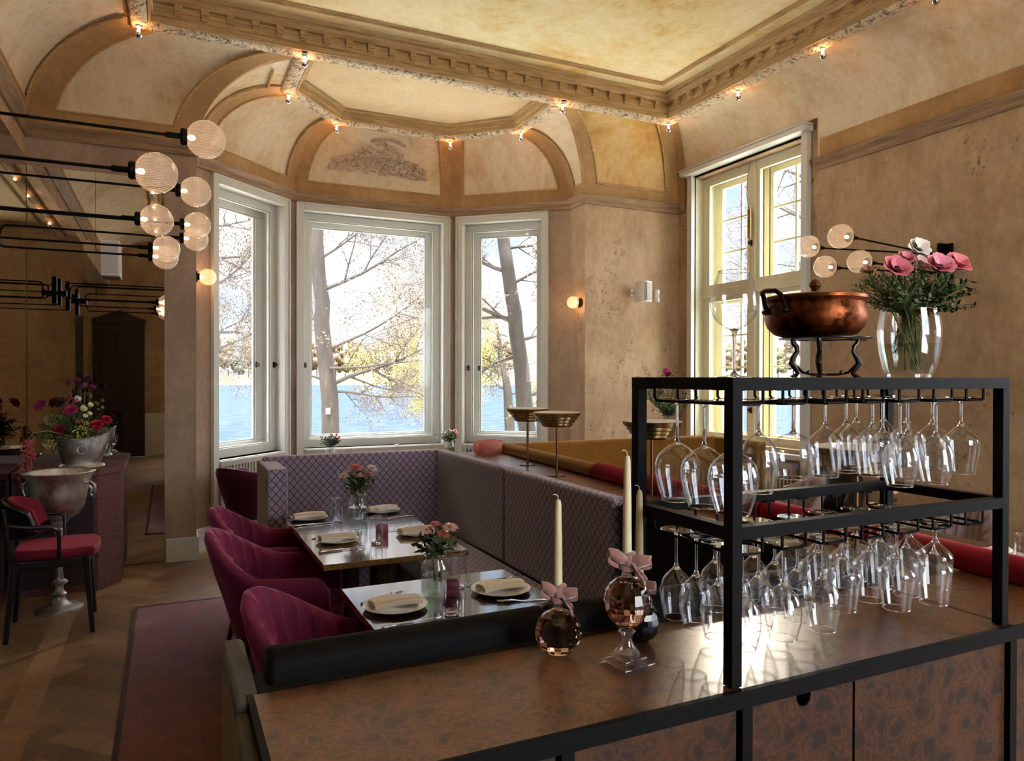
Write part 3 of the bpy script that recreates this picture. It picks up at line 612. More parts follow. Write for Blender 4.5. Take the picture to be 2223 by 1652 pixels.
def hairpin(name, pairs, wallx, dx, loopx, label, group, plate, ly=None):
    e = empty(name, (wallx, pairs[0][0][1], 0), 0, label, 'wall lamp', group); o = Vector(e.location)
    for pi_, (up, lo) in enumerate(pairs):
        u = Vector(up) - o; l = Vector(lo) - o; lx = loopx - wallx; r = .03; uy = ly[pi_] - o.y if ly else u.y; lyy = uy if ly else l.y
        ends = [u - Vector((dx * .15, 0, 0)), l - Vector((dx * .15, 0, 0))]
        pth = [ends[0], Vector((lx + dx * r, uy, u.z)), Vector((lx + dx * r * .3, uy, u.z - r * .3)), Vector((lx, uy, u.z - r)), Vector((lx, lyy, l.z + r)), Vector((lx + dx * r * .3, lyy, l.z + r * .3)), Vector((lx + dx * r, lyy, l.z)), ends[1]]
        MB().tube(pth, .0065, 8).build('arm', M['black'], e)
        for p in (u, l): globe_parts(e, p, dx)
    ys = [p[1] for q in pairs for p in q]; zs = [p[2] for q in pairs for p in q]; ym = (sum(ly) / 2 if ly else (min(ys) + max(ys)) / 2) - o.y
    if plate == 'box': MB().box(-.02, 0, ym - .05, ym + .05, min(zs) - .06, max(zs) + .08).box(-.10, -.02, ym - .012, ym + .012, min(zs) - .06, max(zs) + .08).box(-.10, -.085, ym - .045, ym + .045, max(zs) - .1, max(zs) - .06).build('wall_plate', M['black'], e)
    else: MB().box(0, .02, ym - .04, ym + .04, min(zs) - .06, max(zs) + .06).box(.02, lx + .004, ym - .012, ym + .012, max(zs) - .12, max(zs) - .08).box(lx - .012, lx + .006, min(ys) - o.y - .01, max(ys) - o.y + .01, max(zs) - .13, max(zs) - .07).build('wall_plate', M['black'], e)
    return e
G = 'black two-armed globe lamps on the left wall'
hairpin('globe_wall_lamp', [((.147, 3.38, 2.612), (-.042, 3.235, 2.41))], -1.018, 1, -.92, 'black two-armed lamp with ribbed globes nearest the viewer on the left', G, 'l')
hairpin('globe_wall_lamp', [((.135, 4.30, 2.597), (-.053, 4.135, 2.394))], -1.018, 1, -.92, 'black two-armed lamp with ribbed globes, second from the viewer on the left', G, 'l')
hairpin('globe_wall_lamp', [((.164, 4.93, 2.537), (-.011, 4.99, 2.387))], -1.018, 1, -.92, 'black two-armed lamp with ribbed globes, third from the viewer on the left', G, 'l')
hairpin('globe_wall_lamp', [((.168, 5.33, 2.519), (-.017, 5.24, 2.372))], -1.018, 1, -.92, 'black two-armed globe lamp farthest from the viewer on the left, its bent loop in view', G, 'l')
hairpin('four_globe_wall_lamp', [((3.983, 3.385, 2.521), (4.256, 3.462, 2.385)), ((4.187, 3.837, 2.543), (4.296, 3.785, 2.397))], 5.42, -1, 5.33, 'black wall lamp with four ribbed globes on the right wall behind the flowers', 'globe wall lamp on the right', 'box', (3.59, 3.66))
for (c, dx, wx, lb) in (((.31, 7.10, 2.49), 1, .222, 'single ribbed globe on the pillar left of the bay windows'), ((3.93, 6.99, 2.42), -1, 4.148, 'single glowing globe on the pillar right of the bay windows')):
    e = empty('globe_sconce', (wx, c[1], c[2]), 0, lb, 'wall lamp', 'single globe sconces in the bay'); r = .075 if dx > 0 else .068
    cc = Vector(c) - Vector(e.location); cc.x = dx * (r + .025) ; mt = Matrix.Translation(cc) @ Matrix.Rotation(dx * pi / 2, 4, 'Y')
    g = MB().lathe([(r * sin(a), -r * cos(a)) for a in [.35 + (pi - .35) * i / 18 for i in range(19)]], 32).build('globe', M['globe'] if dx > 0 else M['globeclear'] if 'globeclear' in M else M['globe'], e, ang=80); g.matrix_local = mt
    h = MB().lathe([(0, -r - .025), (.05, -r - .025), (.05, -r - .01), (.03, -r - .008), (.03, -r + .008)], 24).build('holder', M['black'], e); h.matrix_local = mt
    b = MB().lathe([(0, -r + .005), (.009, -r + .01), (.013, -r + .03), (0, -r + .045)], 14).build('lamp_bulb', M['filament'], e); b.matrix_local = mt
    plight('globe_light', tuple(cc), .4, (1, .5, .22), .03, e)

# speakers and sensor
e = empty('wall_loudspeaker', (4.80, 6.89, 2.55), 0, 'white curved loudspeaker on a bracket on the plaster wall', 'speaker')
mt = Matrix.Translation((.02, -.15, 0)) @ Matrix.Rotation(radians(14), 4, 'Z')
pf = [(-.075, -.02), (-.07, -.06), (-.045, -.085), (.0, -.092), (.045, -.085), (.07, -.06), (.075, -.02), (.055, .07), (-.055, .07)]
MB().prism(pf, -.115, .115, mt).build('cabinet', M['whiteold'], e, bevel=.006)
mt2 = mt @ Matrix.Translation((0, -.004, 0)); MB().prism([(-.066, -.062), (-.042, -.087), (0, -.094), (.042, -.087), (.066, -.062)], -.10, .10, mt2).build('grille', simple('speaker_grille', '#a9a39d', .8), e)
MB().box(-.055, -.025, -.008, 0, -.04, .04).tube([(-.04, 0, 0), (-.03, -.05, .0), (0, -.09, 0)], .012, 8).build('bracket', M['white'], e)
e = empty('alarm_sensor', (5.11, 6.89, 2.53), 0, 'small white wedge-shaped sensor right of the loudspeaker', 'sensor')
MB().prism([(-.035, .004), (.035, .004), (.035, -.02), (-.01, -.055), (-.035, -.03)], -.07, .07).build('housing', M['whiteold'], e, bevel=.006); MB().box(-.012, .01, -.05, -.046, -.03, .02).build('lens', simple('lens_grey', '#9c9894', .3), e)
e = empty('mirror_loudspeaker', (-.42, 6.87, 2.56), 0, 'long white loudspeaker mounted on the dark mirror', 'speaker')
MB().box(-.075, .065, -.15, -.02, -.15, .14).build('cabinet', M['whiteold'], e, bevel=.008); MB().box(-.06, .05, -.155, -.15, -.13, .125).build('grille', simple('speaker_grille2', '#c9c6c4', .8), e); MB().box(-.03, .02, -.02, 0, -.04, .04).build('bracket', M['black'], e)
e = empty('power_socket', (.955, 7.87, 1.03)); tag(e, 'round white socket in the reveal of the left bay window', 'socket')
mt = Matrix.Rotation(-pi / 2 + radians(44.4), 4, 'Z') @ Matrix.Rotation(pi / 2, 4, 'X')
m_ = MB().lathe([(0, .0), (.035, 0), (.035, .012), (.018, .012), (.018, .004), (0, .004)], 20)
e.location = (1.098, 8.09, 1.03); e.rotation_euler = (0, 0, 0)
tt = m_.build('socket_plate', M['white'], e); tt.rotation_euler = (pi / 2, 0, radians(44.4) - pi / 2); tt.location = (-.02, .04, 0)

# ------------------------------------------------------------------ counter, rack
bc_ = empty('bar_counter', (0, 0, 0), 0, 'long burl-veneered counter with black steel edges along the front', 'counter')
MB().box(.135, 1.84, 1.062, 1.44, .974, 1.0).build('worktop', M['burltop'], bc_, bevel=.0015)
MB().box(.15, 1.83, 1.085, 1.43, .0, .972).build('carcass', M['dark'], bc_)
m = MB().box(.132, 1.842, 1.056, 1.068, .968, 1.0015); m.box(.132, .144, 1.056, 1.44, .968, 1.0015); m.box(.135, .15, 1.06, 1.08, 0, .97)
for x in (.605, .998, 1.832): m.box(x - .0125, x + .0125, 1.055, 1.07, .0, .97)
m.build('steel_frame', M['black'], bc_)
for i, (x0, x1, za, zb, ns) in enumerate(((.16, .59, .02, .965, ''), (.62, .983, .02, .965, ''), (1.30, 1.818, .02, .965, 'r'))):
    dm = MB().box(x0 + .003, x1 - .003, 1.066, 1.084, za, zb); do = dm.build('cabinet_door', M['burl'], bc_, bevel=.001)
    if ns: MB().lathe([(0, 0), (.022, 0)], 24).build('finger_hole', M['dark'], do, rot=(pi / 2, 0, 0), loc=(1.303, 1.0652, .66))
for (za, zb) in ((.02, .50), (.503, .755), (.758, .965)):
    dm = MB().box(1.013, 1.296, 1.066, 1.084, za, zb); do = dm.build('drawer', M['burl'], bc_, bevel=.001)
    if zb > .9: MB().lathe([(0, 0), (.019, 0)], 24).build('finger_hole', M['dark'], do, rot=(pi / 2, 0, 0), loc=(1.155, 1.0652, .957))
lg = empty('serving_ledge', (0, 0, 0), 0, 'burl-topped ledge running from the counter back between the two banquettes', 'ledge')
MB().box(1.848, 2.46, 1.062, 1.44, .974, 1.0).box(1.97, 2.42, 1.44, 5.5, .955, .98).build('worktop', M['burltop'], lg, bevel=.0015)
MB().box(1.842, 1.848, 1.07, 1.44, .96, .999).box(1.842, 2.46, 1.056, 1.062, .968, 1.0015).box(1.97, 2.42, 3.35, 3.354, .975, .9805).build('joint_strip', M['black'], lg)
MB().box(1.848, 2.45, 1.07, 1.42, 0, .972).box(2.02, 2.40, 1.46, 5.45, 0, .953).build('base', M['burl'], lg)

rk = empty('glass_rack', (0, 0, 1.0), 0, 'black steel two-tier frame on the counter with hanging wine glasses', 'rack')
x0, x1, y0, y1 = .987, 1.828, 1.085, 1.395; hw = .0125
for (x, y) in ((x0, y0), (x1, y0), (x0, y1), (x1, y1)): MB().box(x - hw, x + hw, y - hw, y + hw, .0015, .5735).build('post', M['black'], rk, bevel=.001)
for zc, nm in ((.586, 'top_frame'), (.297, 'middle_frame')):
    m = MB()
    if nm == 'top_frame':
        for y in (y0, y1): m.box(x0 - hw, x1 + hw, y - hw, y + hw, zc - hw, zc + hw)
        for x in (x0, x1): m.box(x - hw, x + hw, y0 + hw, y1 - hw, zc - hw, zc + hw)
    else:
        for y in (y0, y1): m.box(x0 + hw, x1 - hw, y - hw, y + hw, zc - hw, zc + hw)
        for x in (x0, x1): m.box(x - hw, x + hw, y0 + hw, y1 - hw, zc - hw, zc + hw)
    m.build(nm, M['black'], rk)
MB().box(x0 + hw, x1 - hw, y0 + hw, y1 - hw, .592, .598).build('glass_shelf', M['pane'], rk)
CX = [1.05, 1.17, 1.288, 1.405, 1.523, 1.641, 1.76]
for tier, zr, zb in ((0, .545, .574), (1, .246, .285)):
    for cx in CX:
        a, b = cx - .033, cx + .033; q = .008; f, g = y0 + .02, y1 - .018; m = MB()
        m.tube([(a, g, zb), (a, g, zr + q), (a, g - q, zr), (a, f + q, zr), (a + q, f, zr), (b - q, f, zr), (b, f + q, zr), (b, g - q, zr), (b, g, zr + q), (b, g, zb)], .0032, 6)
        m.tube([(a, f + .001, zr), (a, f + .001, zb)], .0032, 6); m.tube([(b, f + .001, zr), (b, f + .001, zb)], .0032, 6)
        m.box(a - .02, a + .012, g - .006, g + .006, zb - .002, zb + .002); m.box(a - .02, a + .012, f - .006, f + .006, zb - .002, zb + .002); m.box(b - .012, b + .02, f - .006, f + .006, zb - .002, zb + .002)
        m.build('hanger_rail', M['black'], rk)

def wine_glass(name, H, zj, prof, foot_r, label, group, stem_r=.0032):
    e = empty(name, (0, 0, 0), 0, label, 'wine glass', group)
    MB().lathe([(0, 0), (foot_r, .0), (foot_r, .0012), (foot_r * .6, .003), (foot_r * .25, .0055), (stem_r * 1.6, .010), (stem_r, .018)], 36).lathe([(stem_r, .016), (stem_r, zj * .6), (stem_r * 1.15, zj * .85), (stem_r * 2, zj - .004), (stem_r * 3.2, zj + .002), (0, zj + .004)], 14).build('stem_and_foot', M['stem'], e, ang=60)
    P = [(stem_r * 2.6, zj - .001)] + [(r, z) for r, z in prof]
    # smooth profile with Catmull-Rom
    pts = []
    Q = [P[0]] + P + [P[-1]]
    for i in range(1, len(Q) - 2):
        for k in range(4):
            t = k / 4; f = lambda j: .5 * (2 * Q[i][j] + (Q[i + 1][j] - Q[i - 1][j]) * t + (2 * Q[i - 1][j] - 5 * Q[i][j] + 4 * Q[i + 1][j] - Q[i + 2][j]) * t * t + (3 * Q[i][j] - Q[i - 1][j] - 3 * Q[i + 1][j] + Q[i + 2][j]) * t ** 3)
            pts.append((f(0), f(1)))
    pts.append(P[-1]); inn = [(max(0, r - .0011), z + (.001 if i < 4 else 0)) for i, (r, z) in enumerate(pts)]
    MB().lathe(pts + inn[::-1], 44).build('bowl', M['glass'], e, ang=60)
    MB().lathe([(pts[-1][0] - .0006 + .0011 * cos(a), H + .0011 * sin(a)) for a in [2 * pi * k / 6 for k in range(6)]], 44, closed=True).build('rim', M['stem'], e)
    return e
burg = dict(H=.233, zj=.104, foot_r=.041, prof=[(.024, .112), (.043, .130), (.0505, .152), (.050, .175), (.043, .205), (.034, .233)])
egg = dict(H=.205, zj=.078, foot_r=.040, prof=[(.018, .084), (.033, .10), (.0405, .125), (.041, .15), (.036, .18), (.030, .205)])
ball_ = dict(H=.182, zj=.080, foot_r=.040, prof=[(.026, .086), (.044, .102), (.051, .122), (.049, .145), (.041, .166), (.036, .182)])
ang_ = dict(H=.187, zj=.070, foot_r=.0365, prof=[(.014, .076), (.033, .094), (.0405, .106), (.0395, .125), (.035, .155), (.030, .187)])
tul = dict(H=.202, zj=.090, foot_r=.036, prof=[(.016, .097), (.031, .115), (.0375, .140), (.0365, .165), (.032, .186), (.0275, .202)])
kinds = dict(burg=('large round-bellied wine glass', burg), egg=('egg-shaped wine glass', egg), ball=('wide balloon wine glass', ball_), ang=('sharp-shouldered wine glass', ang_), tul=('slim tulip wine glass', tul))
protos = {}
def place_glass(kind, x, y, zf, up, label, group):
    desc, kw = kinds[kind]; rz = U(0, 6)
    if kind not in protos: o = protos[kind] = wine_glass('wine_glass', label='x', group=group, **kw)
    else: o = dup(protos[kind], group=group)
    o.location = (x, y, zf); o.rotation_euler = (0 if up else pi, 0, rz); o['label'] = label
    if group: o['group'] = group
ordn = ['first', 'second', 'third', 'fourth', 'fifth', 'sixth', 'seventh']
UP = {0: [('burg', 1.336), ('burg', 1.243), ('burg', 1.154)], 1: [('egg', 1.207)], 2: [('ball', 1.222)], 3: [('ang', 1.235)], 4: [('ang', 1.275), ('ang', 1.20), ('tul', 1.128)],
      5: [('ang', 1.342), ('tul', 1.264), ('tul', 1.195), ('tul', 1.122)], 6: [('ang', 1.353), ('ang', 1.283), ('ang', 1.213), ('ang', 1.139)]}
LO = {0: [('tul', 1.338), ('tul', 1.268), ('tul', 1.197), ('tul', 1.127)], 1: [('tul', 1.346), ('tul', 1.272), ('tul', 1.205), ('tul', 1.135)], 2: [('tul', 1.345), ('tul', 1.276), ('tul', 1.208), ('tul', 1.137)],
      3: [('ang', 1.333), ('ang', 1.257), ('ang', 1.183)], 4: [('ang', 1.326), ('ang', 1.275), ('ang', 1.205), ('ang', 1.135)], 5: [('ang', 1.345), ('ang', 1.27), ('ang', 1.197), ('ang', 1.126)], 6: [('ang', 1.352), ('ang', 1.276), ('ang', 1.204)]}
LO[4] = [('ang', 1.346), ('ang', 1.275), ('ang', 1.205), ('ang', 1.135)]
for tn, T, zf in (('upper', UP, 1.5515), ('lower', LO, 1.2525)):
    for c, lst in T.items():
        for k, (kd, y) in enumerate(lst):
            nn = len(lst); pos = 'alone in it' if nn == 1 else ('frontmost' if k == nn - 1 else ('rearmost' if k == 0 else ordn[nn - 1 - k] + ' from the front'))
            place_glass(kd, CX[c], y, zf, False, '%s, %s tier, %s row from left, %s' % (kinds[kd][0], tn, ordn[c], pos), 'wine glasses hanging in the %s tier' % tn)
place_glass('burg', 1.125, 1.235, 1.5985, True, 'large upright wine glass standing on top of the rack', 'glass on top of the rack')

# ------------------------------------------------------------------ crystal candlesticks
def taper(x, y, z0, z1, label):
    e = empty('taper_candle', (x, y, z0), 0, label, 'candle', 'ivory taper candles on the counter'); h = z1 - z0
    MB().lathe([(0, 0), (.0095, 0), (.0098, .01), (.0085, h * .6), (.0068, h - .012), (.005, h - .003), (0, h)], 20).build('wax', M['wax'], e)
    MB().tube([(0, 0, h - .002), (-.001, 0, h + .006), (-.006, 0, h + .010), (-.012, .001, h + .0095)], .0011, 6).build('wick', M['wick'], e)
def ribbon(x, y, z, rz, label, s=1.0):
    e = empty('ribbon_bow', (x, y, z), rz, label, 'bow', 'velvet bows round the candlesticks')
    wr = MB(); 
    for k, zz in enumerate((-.012, -.002, .008)): wr.tube([((.0145 - .001 * k) * cos(a), (.0145 - .001 * k) * sin(a), zz + .004 * sin(a + k)) for a in [2 * pi * i / 16 for i in range(16)]], .0065, 8, closed=True)
    wr.ball((0, -.018, 0), .010, 2, (1.1, .8, 1)); wr.build('wrap', M['ribbon'], e)
    def strip(pts, w_):
        m = MB(); pts = [Vector(p) * s for p in pts]; n_ = len(pts)
        def fn(a, b):
            i = a * (n_ - 1); j = min(int(i), n_ - 2); p = pts[j].lerp(pts[j + 1], i - j); ww = w_ * (1 + .25 * sin(a * 9))
            wd = ww * (min(1, .35 + 2.2 * a))
            return p + Vector((0, .004 * sin(b * 7 + a * 5), (b - .5) * wd))
        m.grid(fn, 14, 4); o = m.build('bow_loop', M['ribbon'], e, ang=80); md = o.modifiers.new('th', 'SOLIDIFY'); md.thickness = .0016
    strip([(0, -.018, 0), (-.018, -.026, .010), (-.036, -.024, .018), (-.04, -.018, .012), (-.02, -.018, .002)], .026)
    strip([(0, -.018, 0), (.018, -.026, .002), (.036, -.028, .004), (.040, -.02, .0), (.02, -.018, -.002)], .024)
    strip([(0, -.018, 0), (.012, -.026, -.014), (.022, -.026, -.026), (.03, -.02, -.036)], .018)
def facet_ball(e, c, r, mat, n=9, nm='crystal_ball'):
    m = MB(); m.lathe([(r * sin(a), c + r * -cos(a)) for a in [pi * i / n for i in range(n + 1)]], 14)
    m.v = [tuple(Vector(v) * 1) for v in m.v]; m.build(nm, mat, e, smooth=False)
def neck(e, z): MB().lathe([(0, z - .006), (.013, z - .006), (.012, z), (.009, z + .004), (.0095, z + .010), (.012, z + .014), (.012, z + .026), (0, z + .026)], 16).build('neck', M['crystal'], e)
e = empty('crystal_candlestick', (.757, 1.366, 1.0), .2, 'round blush crystal ball candlestick, left one on the counter', 'candlestick'); facet_ball(e, .0505, .0505, M['amber'], 12); neck(e, .101)
ribbon(.757, 1.366, 1.138, radians(-22), 'dusty pink velvet bow round the left ball candlestick'); taper(.757, 1.366, 1.118, 1.337, 'ivory taper candle in the left ball candlestick')
e = empty('crystal_candlestick', (.857, 1.253, 1.0), radians(8), 'crystal candlestick on a stepped square foot, nearest to the viewer', 'candlestick')
m = MB().box(-.042, .042, -.042, .042, 0, .013).box(-.030, .030, -.030, .030, .013, .024); m.build('square_foot', M['crystal'], e, bevel=.002)
MB().lathe([(0, .024), (.026, .025), (.027, .032), (.018, .042), (.011, .055), (.012, .066), (.018, .074), (.012, .078), (0, .079)], 20).build('stem', M['crystal'], e)
MB().lathe([(.012, .078), (.024, .088), (.036, .101), (.0455, .120), (.049, .138), (.045, .158), (.036, .172), (.022, .183), (.012, .187), (0, .187)], 16).build('crystal_ball', M['amber'], e, smooth=False); neck(e, .187)
ribbon(.857, 1.253, 1.222, radians(-22), 'dusty pink velvet bow round the footed candlestick', 1.15); taper(.857, 1.253, 1.205, 1.438, 'ivory taper candle in the footed candlestick, the tallest')
e = empty('crystal_candlestick', (.962, 1.358, 1.0), .7, 'blush crystal ball candlestick half hidden behind the footed one', 'candlestick'); facet_ball(e, .048, .048, M['amber'], 12); neck(e, .096)
ribbon(.962, 1.358, 1.132, radians(-40), 'dusty pink velvet bow on the hindmost candlestick'); taper(.962, 1.358, 1.112, 1.345, 'ivory taper candle behind the footed candlestick')

# ------------------------------------------------------------------ copper pot on its stand, on the rack
px, py = 1.42, 1.25
e = empty('pot_stand', (px, py, 1.5985), 0, 'dark bronze three-legged scroll stand under the copper pot', 'stand')
for k, a in enumerate((radians(158), radians(212), radians(-25))):
    ca, sa = cos(a), sin(a); P = [(.080, .092), (.078, .082), (.070, .074), (.068, .062), (.078, .046), (.082, .034), (.072, .020), (.066, .010), (.074, .003)]
    MB().tube([(r * ca, r * sa, z) for r, z in P], [.005, .006, .006, .0055, .007, .0075, .006, .005, .006], 8).build('scroll_leg', M['iron'], e)
    b = MB().tube([(.078 * ca, .078 * sa, .034), (.055 * ca, .055 * sa, .012), (.03 * ca, .03 * sa, .007), (0, 0, .007)], .0035, 6); b.ball((.04 * ca, .04 * sa, .012), .006, 1); b.ball((.078 * ca, .078 * sa, .003), .008, 1, (1, 1, .4)); b.build('brace', M['iron'], e)
MB().lathe([(.070, .090), (.104, .092), (.104, .094), (.070, .094)], 40, closed=True).box(-.10, .135, -.006, .006, .090, .093).build('ring_plate', M['iron'], e)
e = empty('copper_pot', (px - .022, py + .01, 1.693), 0, 'round hammered copper pot with lid and iron handles on the rack', 'pot')
body = [(0, 0), (.070, .001), (.092, .008), (.108, .024), (.1155, .045), (.113, .066), (.108, .082), (.112, .088), (.118, .089), (.118, .096), (.108, .099), (0, .099)]
MB().lathe(body, 56).build('body', M['copper'], e)
l = MB().lathe([(.108, .098), (.085, .101), (.05, .103), (0, .104)], 48).build('lid', M['copper'], e)
k = MB().lathe([(0, .103), (.015, .103), (.012, .106), (.007, .112), (.009, .118), (.014, .124), (.0125, .132), (.006, .139), (0, .142)], 16)
k.lathe([(.0, .104), (.03, .104), (.022, .108), (0, .108)], 6).build('lid_knob', M['brassdark'], e)
for s, a in ((1, radians(172)), (1, radians(62))):
    ca, sa = cos(a), sin(a); ta = Vector((-sa, ca, 0)); rd = Vector((ca, sa, 0))
    q = [rd * .108 + ta * -.034 + Vector((0, 0, .062)), rd * .117 + ta * -.034 + Vector((0, 0, .078)), rd * .121 + ta * -.032 + Vector((0, 0, .096)), rd * .132 + ta * -.024 + Vector((0, 0, .106)), rd * .138 + Vector((0, 0, .108)), rd * .132 + ta * .024 + Vector((0, 0, .106)), rd * .121 + ta * .032 + Vector((0, 0, .096)), rd * .117 + ta * .034 + Vector((0, 0, .078)), rd * .108 + ta * .034 + Vector((0, 0, .062))]
    h = MB().tube(q, .0055, 8)
    for s2 in (-1, 1): h.ball(rd * .113 + ta * .034 * s2 + Vector((0, 0, .06)), .012, 1, (1, 1, .6))
    h.build('handle', M['iron'], e)

# ------------------------------------------------------------------ seating
def cushion(name, mat, parent, x0, x1, y0, y1, z0, z1, bev=.02, label=None, uv=False):
    o = MB().box(x0, x1, y0, y1, z0, z1).build(name, mat, parent, bevel=bev, seg=4, uv=uv, ang=60)
    if label: o['label'] = label
    return o
D_ = M['diamond']
e = empty('diamond_banquette', (0, 0, 0), 0, 'L-shaped banquette in mauve diamond-woven fabric round the far dining table', 'banquette')
cushion('backrest', D_, e, .60, 1.952, 5.33, 5.43, .40, 1.03, .018, uv=True)
cushion('end_panel', D_, e, .57, .70, 4.86, 5.44, .05, 1.0, .015, uv=True)
for y0_, y1_ in ((4.085, 5.33), (2.86, 4.08)): cushion('backrest', D_, e, 1.875, 1.965, y0_, y1_, .44, 1.03, .022, uv=True)
cushion('seat', D_, e, .71, 1.87, 4.83, 5.33, .30, .45, .025, uv=True)
for y0_, y1_ in ((3.79, 4.82), (2.86, 3.78)): cushion('seat', D_, e, 1.42, 1.875, y0_, y1_, .30, .45, .025, uv=True)
MB().box(.72, 1.86, 4.87, 5.3, .0, .30).box(1.46, 1.87, 2.88, 4.9, 0, .30).build('base', D_, e, uv=True)
def bolster(name, mat, parent, p0, p1, side, w, z0, z1):
    h = z1 - z0; pf = [(0, z0)] + [(w * .5 - w * .5 * cos(a), z1 - h * .5 + h * .5 * sin(a)) for a in [pi * i / 12 for i in range(13)]] + [(w, z0)]
    return MB().extr(pf, p0, p1, side).build(name, mat, parent, bevel=.012, seg=3, ang=60)
M['padvelvet'] = velvet('charcoal_velvet', '#1e1b18', '#7a6a58', '#141210', .3)
e = empty('black_velvet_banquette', (0, 0, 0), 0, 'dark velvet banquette with a padded roll top behind the counter', 'banquette')
bolster('roll_top', M['blackvelvet'], e, (.175, 1.475, 0), (.80, 1.475, 0), (0, 1, 0), .085, .985, 1.058)
bolster('roll_top', M['blackvelvet'], e, (.81, 1.475, 0), (1.86, 1.475, 0), (0, 1, 0), .085, .985, 1.058)
cushion('ledge_pad', M['padvelvet'], e, .15, 1.86, 1.443, 1.56, .90, .996, .008)
cushion('armrest', M['greyvelvet'], e, .108, .155, 1.40, 1.77, .30, 1.0, .012, 'moss grey velvet side arm')
MB().box(.105, .135, 1.085, 1.44, .0, .985).build('side_panel', M['greyvelvet'], e, bevel=.01)
cushion('backrest', M['blackvelvet'], e, 1.90, 1.975, 1.45, 2.85, .42, 1.01, .02); cushion('wing_roll', M['blackvelvet'], e, 1.875, 1.965, 1.6, 2.82, .93, 1.02, .03)
cushion('seat', M['blackvelvet'], e, .3, 1.89, 1.56, 2.1, .28, .45, .03); cushion('backrest', M['blackvelvet'], e, .165, 1.89, 1.50, 1.56, .42, .95, .015); MB().box(.3, 1.88, 1.56, 2.05, 0, .28).build('base', M['blackvelvet'], e)
e = empty('red_velvet_banquette', (0, 0, 0), 0, 'crimson velvet banquette with a long padded roll top beside the ledge', 'banquette')
bolster('roll_top', M['crimson'], e, (2.19, 1.07, 0), (2.27, 2.34, 0), (1, 0, 0), .10, 1.001, 1.075); bolster('roll_top', M['crimson'], e, (2.27, 2.35, 0), (2.335, 3.80, 0), (1, 0, 0), .10, .985, 1.075)
cushion('edge_pad', M['crimson'], e, 2.425, 2.47, 1.45, 3.8, .40, 1.01, .012); cushion('seat', M['crimson'], e, 2.475, 2.95, 1.1, 3.75, .28, .45, .03)
MB().box(2.475, 2.9, 1.1, 3.7, 0, .28).build('base', M['crimson'], e)
e = empty('mustard_banquette', (0, 0, 0), 0, 'U-shaped mustard velvet banquette beyond the brass lamps', 'banquette')
bolster('roll_top', M['mustard'], e, (2.34, 3.82, 0), (2.43, 5.28, 0), (1, 0, 0), .10, .985, 1.06)
cushion('backrest', M['mustard'], e, 2.44, 2.50, 3.82, 5.28, .40, 1.0, .015)
cushion('backrest', M['mustard'], e, 2.43, 4.60, 5.28, 5.38, .40, 1.055, .022); cushion('backrest', M['mustard'], e, 4.60, 4.70, 4.75, 5.38, .40, 1.04, .022)
cushion('seat', M['mustard'], e, 2.50, 4.60, 4.75, 5.28, .28, .45, .03); MB().box(2.55, 4.6, 4.8, 5.3, 0, .28).build('base', M['mustard'], e)

